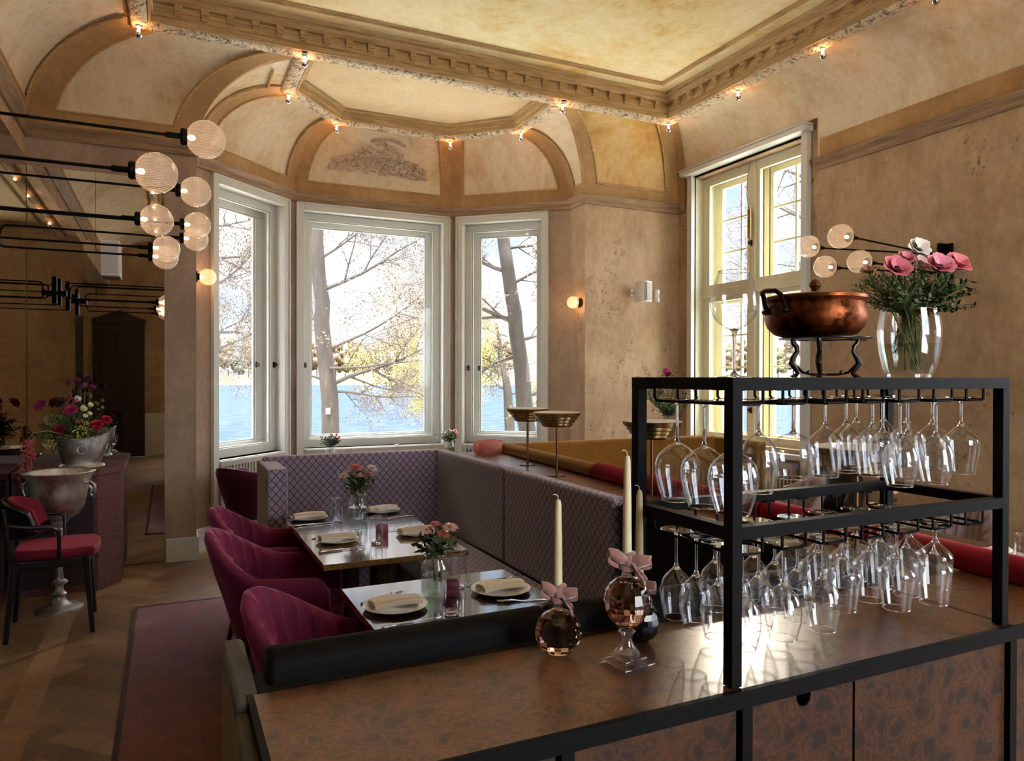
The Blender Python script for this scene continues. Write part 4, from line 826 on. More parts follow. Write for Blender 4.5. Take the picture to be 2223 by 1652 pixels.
def tub_chair(name, mat, legmat, label, group, flutes=True, hb=.835, ha=.65, hz=.36, legs='splay', half=.29, depth=.56):
    """chair facing +x; origin on floor at the centre"""
    e = empty(name, (0, 0, 0), 0, label, 'chair', group)
    hw_ = half; rb = hw_; xb = -depth / 2 + .0; Larm = depth - rb
    tot = 2 * Larm + pi * rb
    def plan(s_, off):      # s_ 0..1 along the U from left arm front, round the back, to right arm front
        d = s_ * tot; r = rb + off
        if d < Larm: return Vector((xb + rb + Larm - d, r, 0)), Vector((0, 1, 0))
        if d < Larm + pi * rb:
            a = (d - Larm) / rb; n_ = Vector((-sin(a), cos(a), 0)); return Vector((xb + rb, 0, 0)) + n_ * r, n_
        d -= Larm + pi * rb; return Vector((xb + rb + d, -r, 0)), Vector((0, -1, 0))
    def htop(s_):
        q = abs(s_ - .5) * 2; k = max(0, min(1, (q - .07) / .50)); k = .45 * k + .55 * k * k * (3 - 2 * k)
        h = hb + (ha - hb) * k
        if q > .90: h -= (q - .90) / .10 * ((q - .90) / .10) * .06
        return h
    def flute(s_, v):
        if not flutes: return 0
        q = abs(s_ - .5) * 2
        return (0 if q > .52 else abs(sin(s_ * 26 * pi / 1.4)) ** .6 * .024 * min(1, (.52 - q) * 8)) * min(1, v * 4)
    NU = 96; rows = [('o', 0), ('o', .12), ('o', .35), ('o', .6), ('o', .82), ('o', .95), ('t', .25), ('t', .5), ('t', .75), ('i', .95), ('i', .82), ('i', .6), ('i', .35), ('i', .0)]
    th = .055; vs = []
    for i in range(NU + 1):
        s_ = i / NU; h = htop(s_)
        for kd, v in rows:
            q = abs(s_ - .5) * 2; lean = .055 * max(0, 1 - q * 1.3)
            if kd == 'o': p, n_ = plan(s_, -.06 * (1 - v) ** 1.5); z = hz + (h - .012 - hz) * v
            elif kd == 't': p, n_ = plan(s_, -th * v); z = h - .012 + .016 * sin(pi * v); v = 1
            else: p, n_ = plan(s_, -th - .0 + (-.03 * (1 - v)) - (.024 - flute(s_, v)) * 1.0 * (1 if q < .52 and flutes else 0)); z = hz + .05 + (h - .012 - hz - .05) * v
            b_ = max(0, (z - .45) / .4); p = p + Vector((-lean * b_ * 1.6, 0, 0)) * 1.0
            if q > .93: p = p - n_ * 0
            vs.append(Vector((p.x, p.y, z)))
    nr = len(rows); fs = [(i * nr + j, (i + 1) * nr + j, (i + 1) * nr + j + 1, i * nr + j + 1) for i in range(NU) for j in range(nr - 1)]
    fs += [(i * nr + nr - 1, (i + 1) * nr + nr - 1, (i + 1) * nr, i * nr) for i in range(NU)]
    fs += [tuple(range(nr)), tuple(range(NU * nr, (NU + 1) * nr))[::-1]]
    m = MB(); m.add(vs, fs); m.build('shell', mat, e, ang=50)
    r = hw_ - .065; sp = [(xb + rb + r * -sin(a), r * cos(a)) for a in [pi * i / 14 for i in range(15)]]; sp += [(xb + rb + Larm + .03, -r), (xb + rb + Larm + .03, r)]
    MB().prism(sp, .355, .465).build('seat', mat, e, bevel=.025, seg=4, ang=60)
    MB().prism([(p[0] * .96, p[1] * .96) for p in sp], .33, .36).build('seat_base', M['dark'], e)
    for sx, sy in ((1, 1), (1, -1), (-1, 1), (-1, -1)):
        if legs == 'splay': a0, a1 = (sx * .16, sy * .17, .34), (sx * .22, sy * .21, 0)
        else: a0, a1 = (sx * .15, sy * .15, .34), (sx * .19, sy * .19, 0)
        MB().tube([a0, a1], [.016, .010], 10).build('leg', legmat, e)
    return e
c0 = tub_chair('tub_chair', M['magenta'], M['legwood'], 'x', 'magenta velvet tub chairs at the dining tables')
c0.location = (.555, 2.575, 0); c0.rotation_euler = (0, 0, radians(-28)); c0['label'] = 'magenta channel-backed velvet chair at the near table'
dup(c0, (.50, 3.785, 0), (0, 0, radians(-18)), 'magenta channel-backed velvet chair, nearer one at the far double table')
dup(c0, (.55, 4.44, 0), (0, 0, radians(-18)), 'magenta channel-backed velvet chair, farther one at the far double table')
M['lowseat'] = velvet('dusky_red_velvet', '#42182a', '#b06a80')
c1 = tub_chair('low_tub_chair', M['lowseat'], M['dark'], 'dark red low velvet tub chair with black legs by the left bay window', 'low tub chair by the window', flutes=False, hb=.80, ha=.74, hz=.40, legs='straight', half=.27, depth=.50)
c1.location = (.66, 6.93, 0); c1.rotation_euler = (0, 0, radians(40))
c2 = tub_chair('grey_tub_chair', M['lilac'], M['legwood'], 'x', 'grey-lilac velvet chairs at the right tables', hb=.86)
c2.location = (3.98, 3.92, 0); c2.rotation_euler = (0, 0, radians(172)); c2['label'] = 'grey-lilac ribbed chair seen through the rack below the window'
dup(c2, (4.0, 2.72, 0), (0, 0, radians(180)), 'grey-lilac ribbed chair behind the hanging glasses, beside the white flower')
dup(c2, (4.05, 2.05, 0), (0, 0, radians(178)), 'grey-lilac ribbed chair cut by the right photo edge')
c3 = tub_chair('black_chair', M['dark'], M['dark'], 'black chair in front of the radiator under the tall window', 'black chair by the window', flutes=False, hb=.88, ha=.68)
c3.location = (4.98, 4.36, 0); c3.rotation_euler = (0, 0, radians(200))

# black side chair with crimson seat
e = empty('side_chair', (-.665, 5.42, 0), radians(3), 'black wooden armchair with crimson velvet seat and curved back pad', 'chair')
sp = [(-.20, -.16), (-.12, -.20), (.10, -.245), (.235, -.215), (.262, -.12), (.268, 0), (.262, .12), (.235, .215), (.10, .245), (-.12, .20), (-.20, .16)]
MB().prism(sp, .475, .535).build('seat', M['redseat'], e, bevel=.022, seg=4, ang=60)
MB().box(-.2, .21, -.19, .19, .415, .475).build('seat_frame', M['dark'], e, bevel=.01)
for sx, sy in ((1, 1), (1, -1), (-1, 1), (-1, -1)):
    t_ = (.19 if sx > 0 else -.185, sy * .19, .47)
    MB().tube([t_, (sx * .225, sy * .225, 0)], [.021, .014], 10).build('leg', M['dark'], e)
    if sx < 0: MB().tube([(-.19, sy * .19, .45), (-.215, sy * .20, .62), (-.235, sy * .21, .80)], [.018, .017, .014], 10).build('back_post', M['dark'], e)
def bk(off, s_): 
    def fn(a, b):
        an = (a - .5) * 2.3; rr = .245 + off; edge = 1 - abs(a - .5) ** 2 * 1.9
        return Vector((.03 - rr * cos(an) - (b - .5) * .05, rr * sin(an), .715 + (b - .5) * .25 * edge))
    return fn
m = MB().grid(bk(0, 1), 18, 6); o = m.build('back_pad', M['redseat'], e, ang=80); md = o.modifiers.new('s', 'SOLIDIFY'); md.thickness = .03; md.offset = -1; md = o.modifiers.new('b', 'BEVEL'); md.width = .010; md.segments = 3
m = MB().grid(bk(.018, 1), 18, 6); o = m.build('back_shell', M['dark'], e, ang=80); md = o.modifiers.new('s', 'SOLIDIFY'); md.thickness = .012; md.offset = 1
for sy in (-1, 1): MB().tube([(-.22, sy * .21, .70), (-.10, sy * .25, .685), (.02, sy * .26, .68), (.05, sy * .26, .66), (.05, sy * .245, .48)], [.013, .014, .014, .013, .010], 10).build('armrest', M['dark'], e)

# ------------------------------------------------------------------ sideboard, cooler, bucket
e = empty('corner_sideboard', (0, 0, 0), 0, 'plum burl sideboard with a chamfered corner against the mirrors', 'sideboard')
po = [(-1.01, 6.17), (-.46, 6.17), (-.31, 6.37), (-.31, 6.86), (-1.01, 6.86)]
MB().prism([(-1.01, 6.195), (-.475, 6.195), (-.335, 6.38), (-.335, 6.86), (-1.01, 6.86)], 0, .86).build('body', M['plum'], e, bevel=.003)
MB().prism(po, .86, .905).build('top', M['plum'], e, bevel=.003)
MB().box(-.99, -.50, 6.185, 6.196, .06, .83).build('cabinet_door', M['doorwood'], e, bevel=.003)
bx, by = -.60, 6.46
e = empty('flower_bucket', (bx, by, .905), radians(-25), 'oval aged silver wine bucket holding the big bouquet on the sideboard', 'bucket')
def bucket(a, b):
    an = 2 * pi * a; r = .115 + .05 * b + .012 * sin(b * pi); z = .022 + b * (.21 + .016 * sin(an * 2 + 1.2)); return Vector((r * 1.12 * cos(an), r * .86 * sin(an), z))
m = MB().grid(bucket, 48, 12); m.lathe([(0, .0), (.155, 0), (.15, .012), (.12, .022), (0, .024)], 40); o = m.build('body', M['silver'], e, ang=50)
MB().tube([bucket(a / 48, 1.0) for a in range(48)], .006, 8, closed=True).build('rim', M['silver'], e)
for an in (radians(-65), radians(8), radians(188)):
    d = Vector((cos(an) * 1.12 * .155, sin(an) * .86 * .155, .165)); tn = Vector((-sin(an), cos(an), 0)); out = Vector((cos(an), sin(an), 0))
    MB().tube([d + out * .016 + tn * .032 * cos(t) + Vector((0, 0, -.03 + .032 * sin(t))) for t in [2 * pi * i / 20 for i in range(20)]], .005, 8, closed=True).ball(d + out * .008, .011, 1).build('ring_handle', M['silver'], e)
e = empty('champagne_cooler', (-.674, 5.80, 0), 0, 'silver champagne cooler on a turned pedestal foot behind the black chair', 'cooler')
MB().lathe([(0, 0), (.142, .0), (.142, .018), (.125, .026), (.09, .035), (.055, .050), (.036, .075), (.034, .09), (.045, .10), (.045, .112), (.030, .125), (.022, .15), (.028, .17), (.05, .185), (.05, .195), (.028, .21), (.02, .25), (.02, .50), (.03, .53), (.024, .56), (.05, .60), (.05, .61)], 36).build('pedestal', M['silver'], e)
MB().lathe([(0, .61), (.06, .615), (.115, .65), (.150, .71), (.168, .79), (.178, .86), (.19, .90), (.212, .935), (.218, .943), (.212, .948), (.200, .942), (.182, .90), (.168, .84), (.155, .77), (.13, .70), (.08, .65), (0, .64)], 48).build('bowl', M['silver'], e)
for s in (-1, 1):
    a = radians(-25); d = Vector((cos(a), sin(a), 0)) * s
    MB().tube([d * .17 + Vector((0, 0, .87)), d * .215 + Vector((0, 0, .875)), d * .245 + Vector((0, 0, .855)), d * .245 + Vector((0, 0, .81)), d * .23 + Vector((0, 0, .775)), d * .215 + Vector((0, 0, .79)), d * .222 + Vector((0, 0, .83)), d * .205 + Vector((0, 0, .85))], [.010, .009, .011, .010, .009, .007, .009, .010], 8).build('ring_handle', M['silver'], e)

# ------------------------------------------------------------------ tables and settings
def table(name, x0, x1, y0, y1, mat, label, group, ped=True, zt=.75):
    e = empty(name, ((x0 + x1) / 2, (y0 + y1) / 2, 0), 0, label, 'table', group); a, b = (x1 - x0) / 2, (y1 - y0) / 2
    MB().box(-a, a, -b, b, zt - .028, zt).build('tabletop', mat, e, bevel=.002)
    if ped:
        for s in (-.07, .07): MB().box(-.03, .03, s - .025, s + .025, .02, zt - .03).build('column', M['pedestal'], e, bevel=.003)
        MB().box(-.22, .22, -.22, .22, 0, .02).build('foot', M['brassdark'], e, bevel=.004)
    return e
TG = 'dining tables inside the mauve banquette'
table('dining_table', .622, 1.335, 2.30, 2.905, M['tabledark'], 'dark dining table nearest the black velvet banquette', TG)
table('dining_table', .630, 1.33, 3.305, 4.0, M['tablelight'], 'lighter oiled wood half of the far double table', TG)
table('dining_table', .632, 1.335, 4.003, 4.66, M['tabledark'], 'darker half of the far double table, next to the back wing', TG)
def plate_set(x, y, rz, r, where):
    e = empty('plate', (x, y, .75), 0, 'round white plate ' + where, 'plate', 'white plates on the dining tables')
    MB().lathe([(0, .004), (r * .55, .004), (r * .62, .007), (r * .97, .016), (r, .0165), (r * .98, .013), (r * .6, .002), (r * .55, 0), (0, 0)], 48).build('dish', M['porcelain'], e)
    m = MB(); L, Wd = .18, .086
    def nf(a, b, o): 
        u = a - .5; v = b - .5; return Vector((u * L, v * Wd * (1 + .05 * u), .018 + o + .010 * (1 - (2 * v) ** 2) * .9 + .006 * (1 - (2 * u) ** 2)))
    m.grid(lambda a, b: nf(a, b, .010), 10, 8); m.grid(lambda a, b: nf(a, b, -.002 - .004 * b), 10, 8)
    for f_ in (0, 1): m.grid(lambda a, b: nf(a, f_, .010 - b * .013), 10, 2); m.grid(lambda a, b: nf(f_, a, .010 - b * .013), 8, 2)
    m.grid(lambda a, b: nf(a, b * .5 + .1, .0135 - .002 * b), 10, 4)
    n_ = m.build('napkin', M['napkin'], None, ang=50); n_.location = (x, y, .75); n_.rotation_euler = (0, 0, rz); tag(n_, 'folded cream linen napkin on the plate ' + where, 'napkin', 'folded napkins on the plates')
def fork(x, y, rz, where):
    m = MB(); P = [(-.10, .004, .0035), (-.06, .0045, .0035), (0, .0022, .004), (.03, .0025, .008)]
    m.tube([(a, 0, z) for a, w_, z in P] + [(.045, 0, .009)], [.0038, .0042, .0022, .0024, .005], 8)
    m.box(.043, .058, -.010, .010, .0075, .0095)
    for k in range(4): m.tube([(.057, -.0085 + k * .0057, .0085), (.075, -.0085 + k * .0057, .0065), (.095, -.0085 + k * .0057, .0085)], [.0014, .0013, .0008], 5)
    o = m.build('fork', M['steel'], None); o.location = (x, y, .75); o.rotation_euler = (0, 0, rz); tag(o, 'steel fork ' + where, 'fork', 'forks on the dining tables')
def knife(x, y, rz, where):
    e = empty('table_knife', (x, y, .75), rz, 'steel table knife ' + where, 'knife', 'knives on the dining tables')
    MB().tube([(-.115, 0, .006), (-.11, 0, .006), (-.06, 0, .006), (-.012, 0, .006), (0, 0, .006)], [.004, .0062, .0058, .0045, .006], 10).build('handle', M['steel'], e)
    MB().prism([(0, -.006), (.06, -.007), (.10, -.005), (.118, .004), (.10, .007), (0, .006)], .005, .0065).build('blade', M['steel'], e)
for (x, y, where) in ((.752, 2.585, 'left on the near table'), (1.188, 2.61, 'right on the near table')): plate_set(x, y, radians(4), .118, where)
fork(.74, 2.715, radians(22), 'left of the left plate on the near table'); knife(.76, 2.395, radians(6), 'at the front edge of the near table')
fork(1.205, 2.455, radians(165), 'lying near the right plate of the near table'); knife(1.195, 2.745, radians(186), 'behind the right plate on the near table')
for (x, y, where) in ((.755, 4.405, 'at the back left of the far table'), (1.21, 4.45, 'at the back right of the far table'), (.785, 3.75, 'at the front left of the far table'), (1.205, 3.75, 'at the front right of the far table')): plate_set(x, y, radians(3), .108, where)
knife(.75, 4.225, radians(4), 'at the back left of the far table'); knife(.765, 3.55, radians(6), 'at the front left of the far table')
fork(1.24, 4.225, radians(190), 'at the back right of the far table'); fork(.74, 4.54, radians(20), 'behind the back left plate of the far table'); fork(.77, 3.89, radians(20), 'behind the front left plate of the far table'); knife(1.17, 3.895, radians(186), 'behind the front right plate of the far table')
def tumbler(x, y, z, where, h=.138, proto=[]):
    if proto: dup(proto[0], (x, y, z), label='clear ribbed water tumbler ' + where); return
    e = empty('tumbler', (x, y, z), 0, 'clear ribbed water tumbler ' + where, 'glass', 'ribbed water tumblers'); n_ = 48; m = MB()
    def pr(r, z_, rib): return [((r + (rib if k % 2 else 0)) * cos(2 * pi * k / n_), (r + (rib if k % 2 else 0)) * sin(2 * pi * k / n_), z_) for k in range(n_)]
    L = [(0, 0, 0), (.024, 0, 0), (.029, .008, .0008), (.0325, .03, .0012), (.0335, .06, .0012), (.032, .085, .0006), (.030, h, 0), (.0288, h, 0), (.0308, .085, 0), (.032, .06, 0), (.031, .03, 0), (.027, .016, 0), (0, .013, 0)]
    vs = []; [vs.extend(pr(max(r, .0001), z_, q)) for r, z_, q in L]
    m.add(vs, [(i * n_ + k, i * n_ + (k + 1) % n_, (i + 1) * n_ + (k + 1) % n_, (i + 1) * n_ + k) for i in range(len(L) - 1) for k in range(n_)])
    m.build('glass_wall', M['glass'], e, ang=60); MB().lathe([(0, .0005), (.0235, .0005), (.026, .009), (.0, .012)], 24).build('thick_base', M['stem'], e); MB().tube([(.0294 * cos(a), .0294 * sin(a), h) for a in [2 * pi * i / 36 for i in range(36)]], .0008, 6, closed=True).build('rim', M['stem'], e)
    proto.append(e)
tumbler(.913, 2.43, .75, 'in front on the near table'); tumbler(1.056, 2.735, .75, 'behind the jar on the near table'); tumbler(.888, 4.26, .75, 'beside the back left plate on the far table')
tumbler(.95, 3.61, .75, 'in front of the tea light on the far table'); tumbler(1.045, 3.87, .75, 'behind the tea light on the far table')
def tealight(x, y, z, label, r=.033, h=.06, mat='pinkglass'):
    e = empty('tea_light_holder', (x, y, z), 0, label, 'candle holder', 'pink glass tea light holders')
    MB().lathe([(0, 0), (r * .9, 0), (r, .005), (r, h), (r - .003, h), (r - .003, .008), (0, .007)], 36).build('cup', M[mat], e, ang=50)
    MB().lathe([(0, .008), (.019, .008), (.019, .02), (0, .021)], 20).build('tea_light', M['wax'], e)
tealight(.985, 2.625, .75, 'pink glass tea light holder on the near table'); tealight(1.025, 3.775, .75, 'pink glass tea light holder on the far table')

# brass ledge lamps
def ledge_lamp():
    e = empty('ledge_lamp', (0, 0, 0), 0, 'x', 'lamp', 'brass lamps standing on the ledge')
    MB().lathe([(0, 0), (.055, 0), (.055, .006), (.012, .010), (0, .010)], 32).build('base', M['brassdark'], e)
    MB().lathe([(.0085, .008), (.0085, .31), (0, .31)], 16).build('pole', M['brassdark'], e)
    st = [(0, .308), (.085, .308), (.098, .318), (.100, .330), (.100, .3301), (.112, .334), (.116, .350), (.116, .3501), (.126, .354), (.130, .370), (.130, .3701), (.142, .374), (.148, .392), (.150, .394), (.146, .396), (.10, .384)]
    MB().lathe(st, 56).build('stepped_shade', M['brass'], e, ang=25)
    MB().lathe([(0, .402), (.12, .401), (.146, .397), (.14, .392), (0, .39)], 48).build('diffuser_disc', M['opal'], e)
    return e
l0 = ledge_lamp()
for i, (x, y, lb) in enumerate(((2.266, 4.53, 'stepped brass lamp on the ledge farthest back, left one of the near pair'), (2.19, 3.97, 'stepped brass lamp on the ledge, right one of the overlapping pair'), (2.20, 3.0, 'stepped brass lamp behind the left rack post'), (2.049, 1.675, 'largest stepped brass lamp seen through the hanging glasses'))):
    z = .98
    o = l0 if i == 0 else dup(l0); o.location = (x, y, z); o['label'] = lb; o.scale = (1, 1, 1) if i < 3 else (.92, .92, .985)
# pink swirl candle glasses
for (x, y, z, s_, lb) in ((2.31, 5.28, .98, 1.0, 'largest pink swirled glass, front one of three on the ledge'), (2.27, 5.40, .98, .85, 'pink swirled glass at the left of three on the ledge'), (2.41, 5.37, .98, .85, 'pink swirled glass at the right of three on the ledge')):
    e = empty('swirl_glass', (x, y, z), 0, lb, 'candle glass', 'pink swirled glasses on the ledge'); m = MB(); n_ = 110; Lp = [(0, 0), (.035, 0), (.055, .02), (.066, .055), (.066, .085), (.058, .112), (.055, .115), (.062, .085), (.061, .055), (.05, .024), (0, .008)]
    vs = [((r + (.003 * sin(11 * a + z_ * 60) if r > .03 else 0)) * s_ * cos(a), (r + (.003 * sin(11 * a + z_ * 60) if r > .03 else 0)) * s_ * sin(a), z_ * s_) for r, z_ in Lp for a in [2 * pi * k / n_ for k in range(n_)]]
    m.add(vs, [(i * n_ + k, i * n_ + (k + 1) % n_, (i + 1) * n_ + (k + 1) % n_, (i + 1) * n_ + k) for i in range(len(Lp) - 1) for k in range(n_)]); m.build('glass_wall', M['pinkswirl'], e, ang=60)
# tables at the back and at the right
table('bay_table', .95, 3.0, 6.95, 7.55, M['tabledark'], 'long table in the bay, its glasses showing above the mauve banquette', 'bay table')
for (x, y) in ((1.22, 7.35), (1.62, 7.2), (2.15, 7.35), (2.55, 7.4), (2.86, 7.25)): tumbler(x, y, .75, 'on the bay table, %s' % ('far left' if x < 1.3 else 'beside the left bouquet' if x < 1.8 else 'in the middle' if x < 2.3 else 'left of the right bouquet' if x < 2.7 else 'right of the right bouquet'))
tealight(2.95, 7.1, .75, 'pink glass tea light holder on the bay table')
table('window_table', 3.05, 3.80, 1.75, 2.95, M['tabledark'], 'dark table at the right, set with glasses and napkins', 'right tables'); table('window_table', 3.05, 3.75, 3.55, 4.4, M['tablelight'], 'light wood table below the tall window, cream runner on it', 'right tables')
plate_set(3.55, 2.12, radians(20), .12, 'on the table at the right edge'); tumbler(3.50, 1.98, .75, 'on the table at the right edge'); fork(3.35, 1.93, radians(160), 'on the table at the right edge'); tealight(3.42, 2.35, .75, 'pink ribbed tea light holder on the right table', .04, .05); tumbler(3.4, 3.62, .75, 'on the light wood table')
# ------------------------------------------------------------------ flowers
PM = lambda k: M.get('p_' + k) or M[k]
def frame_of(ax):
    ax = Vector(ax).normalized(); a = ax.orthogonal().normalized(); return a, ax.cross(a), ax
def petal(m, c, out, ax, L, Wd, cup, n=4):
    side = ax.cross(out).normalized(); vs = []
    for i in range(n + 1):
        t = i / n; ang = cup + (.5 - cup) * 0 + .9 * (t - .5) * (1 if cup > 0 else -1) * .6
        p = c + out * (L * t * cos(cup)) + ax * (L * t * sin(cup) * (1.25 - .4 * t)); ww = Wd * sin(pi * min(1, .16 + t * .80)) ** .7 * .5
        for k in (-1, 0, 1): vs.append(p + side * ww * k + ax * (abs(k) * ww * .25 + U(-.04, .04) * Wd))
    m.add(vs, [(i * 3 + k, (i + 1) * 3 + k, (i + 1) * 3 + k + 1, i * 3 + k + 1) for i in range(n) for k in range(2)])
def blossom(parent, c, ax, r, kind, mat, center=None):
    a, b, n_ = frame_of(ax); c = Vector(c); m = MB()
    def ring(cnt, L, Wd, cup, off=0, ph=0):
        for i in range(cnt):
            t = 2 * pi * (i + ph) / cnt + U(-.08, .08); petal(m, c + n_ * off, a * cos(t) + b * sin(t), n_, L * U(.9, 1.08), Wd, cup + U(-.1, .1))
    if kind == 'anemone': ring(7, r * 1.05, r * .95, .6); ring(7, r * .9, r * .85, .95, .002, .5)
    elif kind == 'peony':
        for j, (cn, l_, cu) in enumerate(((8, 1, .2), (9, .9, .5), (9, .78, .8), (8, .62, 1.1), (6, .45, 1.3), (4, .3, 1.45))): ring(cn, r * l_, r * .6, cu, .004 * j, j * .37)
    elif kind == 'daisy':
        for j, (cn, l_, cu) in enumerate(((22, 1, .08), (20, .88, .3), (16, .7, .6), (12, .5, .95), (8, .32, 1.2))): ring(cn, r * l_, r * .17, cu, .002 * j, j * .37)
    elif kind == 'button':
        m.ball(c, r * .8, 2, (1, 1, .8), .08); ring(8, r * .95, r * .6, .8); ring(6, r * .8, r * .5, 1.1)
    elif kind == 'cluster':
        for i in range(34): d = Vector((U(-1, 1), U(-1, 1), U(-.6, 1))); d = d.normalized() * r * U(.5, 1); m.ball(c + d, r * .13, 1)
    o = m.build('blossom', mat, parent, ang=80, fixn=False)
    if center: MB().ball(c + n_ * r * .22, r * .2, 2, jit=.1).build('flower_centre', center, o)
    return o
def sprig(m, p0, p1, ln, w, cnt, droop=0, stem=.0012):
    p0 = Vector(p0); p1 = Vector(p1); pts = [p0.lerp(p1, t) + Vector((0, 0, -droop * t * t)) for t in (0, .35, .7, 1)]; m.tube(pts, [stem, stem, stem * .8, stem * .5], 4)
    d = (p1 - p0).normalized(); a, b, _ = frame_of(d)
    for i in range(cnt):
        t = (i + .6) / cnt; q = p0.lerp(p1, t) + Vector((0, 0, -droop * t * t)); th = U(0, 2 * pi); o = (a * cos(th) + b * sin(th)) * U(.7, 1) + d * U(.2, .8); o.normalize(); s_ = o.cross(d).normalized(); L = ln * U(.7, 1.2)
        m.add([q, q + o * L * .5 + s_ * w, q + o * L, q + o * L * .5 - s_ * w], [(0, 1, 2, 3)])
def bouquet(label, loc, blooms, cat='flowers', group=None, stems=None, leaves=(), gyp=None, rz=0, face=0, sc_=1):
    e = empty('flower_bouquet', loc, rz, label, cat, group); e.scale = (sc_, sc_, sc_); m = MB(); base = Vector(stems or (0, 0, .02))
    for (c, r, k, mt, cen) in blooms:
        c = Vector(c); ax = (c - base + Vector((0, 0, .02))).normalized() + Vector((U(-.3, .3) - face * .45, U(-.5, .1) - face, U(-.1, .2)))
        blossom(e, c, ax, r, k, PM(mt), PM(cen) if cen else None)
        bb = base + Vector((U(-.018, .018), U(-.018, .018), 0)); mid = bb.lerp(c, .55) + Vector((-c.x * .12, -c.y * .12, 0)); m.tube([bb, mid, c], [.0022, .002, .0018], 5)
    m.build('stems', M['stemgreen'], e)
    for (mt, cnt, cen, rad, ln, w, lc, src) in leaves:
        m = MB()
        for i in range(cnt):
            d = Vector((U(-1, 1), U(-1, 1), U(-.35, .9))); d.normalize(); p1 = Vector(cen) + Vector((d.x * rad[0], d.y * rad[1], d.z * rad[2])) * U(.65, 1.05)
            sprig(m, Vector(src) + d * .01, p1, ln, w, lc, U(0, .02))
        m.build('foliage', PM(mt), e, fixn=False, smooth=False)
    return e
random.seed(21)
def jar(x, y, z, label, s=1.0, proto=[]):
    if proto: o = dup(proto[0], (x, y, z), label=label); return o
    e = empty('glass_jar', (x, y, z), 0, label, 'jar', 'clear glass jars with flowers')
    P = [(0, .002), (.038, .002), (.043, .006), (.045, .02), (.046, .07), (.044, .088), (.034, .102), (.030, .108), (.030, .113), (.036, .117), (.037, .122), (.034, .125), (.031, .122), (.0285, .112), (.029, .106), (.041, .087), (.043, .07), (.042, .02), (.039, .009), (0, .008)]
    P = [(a_ * 1.24, b_ * 1.34) for a_, b_ in P]; MB().lathe(P, 44).build('glass_wall', M['jar'], e, ang=60); MB().lathe([(0, .013), (.048, .013), (.051, .028), (.052, .085), (0, .085)], 36).build('water', M['water'], e)
    MB().tube([(.0432 * cos(a), .0432 * sin(a), .162) for a in [2 * pi * i / 36 for i in range(36)]], .0028, 6, closed=True).build('lip', M['stem'], e)
    proto.append(e); return e
jar(.933, 2.66, .75, 'clear glass jar holding pink daisies on the near table')
bouquet('posy of pink and white daisies with gypsophila on the near table', (.933, 2.66, .792), sc_=1.12, blooms=[((.045, -.02, .195), .034, 'daisy', 'blush', 'yolk'), ((.005, .02, .20), .03, 'daisy', 'pink', None), ((-.03, .01, .185), .022, 'daisy', 'blush', None), ((.02, -.02, .175), .026, 'daisy', 'salmon', None), ((-.005, .05, .18), .024, 'daisy', 'pink', None)],
        group='table posies', stems=(0, 0, .015), leaves=[('leaf', 40, (0, 0, .15), (.075, .075, .05), .035, .009, 4, (0, 0, .11)), ('white', 18, (-.01, -.01, .165), (.06, .06, .035), .005, .002, 14, (0, 0, .12)), ('leaf2', 14, (.03, 0, .14), (.06, .06, .045), .018, .002, 12, (0, 0, .11))])
jar(1.0, 4.21, .75, 'clear glass jar holding blush flowers on the far table')
bouquet('posy of blush and coral flowers on the far table', (1.0, 4.21, .792), sc_=1.2, blooms=[((-.035, 0, .195), .034, 'peony', 'blush', None), ((-.01, 0, .225), .036, 'daisy', 'salmon', None), ((.02, -.01, .185), .032, 'peony', 'salmon', None), ((.075, .02, .215), .034, 'daisy', 'white', None), ((-.075, -.01, .19), .028, 'daisy', 'blush', None), ((.05, -.02, .19), .03, 'daisy', 'pink', None), ((.005, -.03, .19), .026, 'daisy', 'blush', None)],
        group='table posies', stems=(0, 0, .015), leaves=[('leaf', 40, (.01, 0, .16), (.075, .07, .06), .035, .010, 4, (0, 0, .12)), ('leaf2', 16, (0, 0, .15), (.08, .08, .04), .018, .002, 12, (0, 0, .11)), ('white', 8, (-.01, 0, .16), (.09, .08, .03), .005, .002, 12, (0, 0, .12))])
for (x, y, lb) in ((1.45, 7.25, 'left one on the bay table'), (2.72, 7.30, 'right one on the bay table')):
    jar(x, y, .75, 'clear glass jar of flowers, ' + lb)
    bouquet('small posy of white and pink flowers, ' + lb, (x, y, .785), blooms=[((.05, -.02, .22), .034, 'peony', 'blush', None), ((.0, 0, .225), .03, 'peony', 'white', None), ((.08, 0, .20), .028, 'daisy', 'pink', None), ((-.04, 0, .205), .028, 'daisy', 'blush', None)], group='bay table posies', stems=(0, 0, .015),
            leaves=[('leaf', 40, (-.01, 0, .18), (.13, .08, .06), .04, .008, 5, (0, 0, .12))])
# vase of anemones on the rack
vx, vy = 1.70, 1.235
e = empty('glass_vase', (vx, vy, 1.5985), 0, 'big clear barrel vase half filled with water on the rack', 'vase')
VP = [(0, 0), (.050, .0), (.054, .004), (.062, .03), (.0695, .065), (.0735, .10), (.074, .12), (.071, .145), (.066, .172)]
MB().lathe(VP + [(r - .003, max(z, .010)) for r, z in VP[::-1][:-1]] + [(0, .010)], 56).build('glass_wall', M['glass'], e, ang=60)
MB().lathe([(0, .011), (.05, .011), (.059, .03), (.066, .065), (.069, .085), (0, .085)], 48).build('water', M['water'], e)
MB().lathe([(0, .0008), (.05, .0008), (.052, .009), (0, .0095)], 40).build('thick_base', M['stem'], e); MB().tube([(.0645 * cos(a), .0645 * sin(a), .172) for a in [2 * pi * i / 40 for i in range(40)]], .0015, 6, closed=True).build('rim', M['stem'], e)
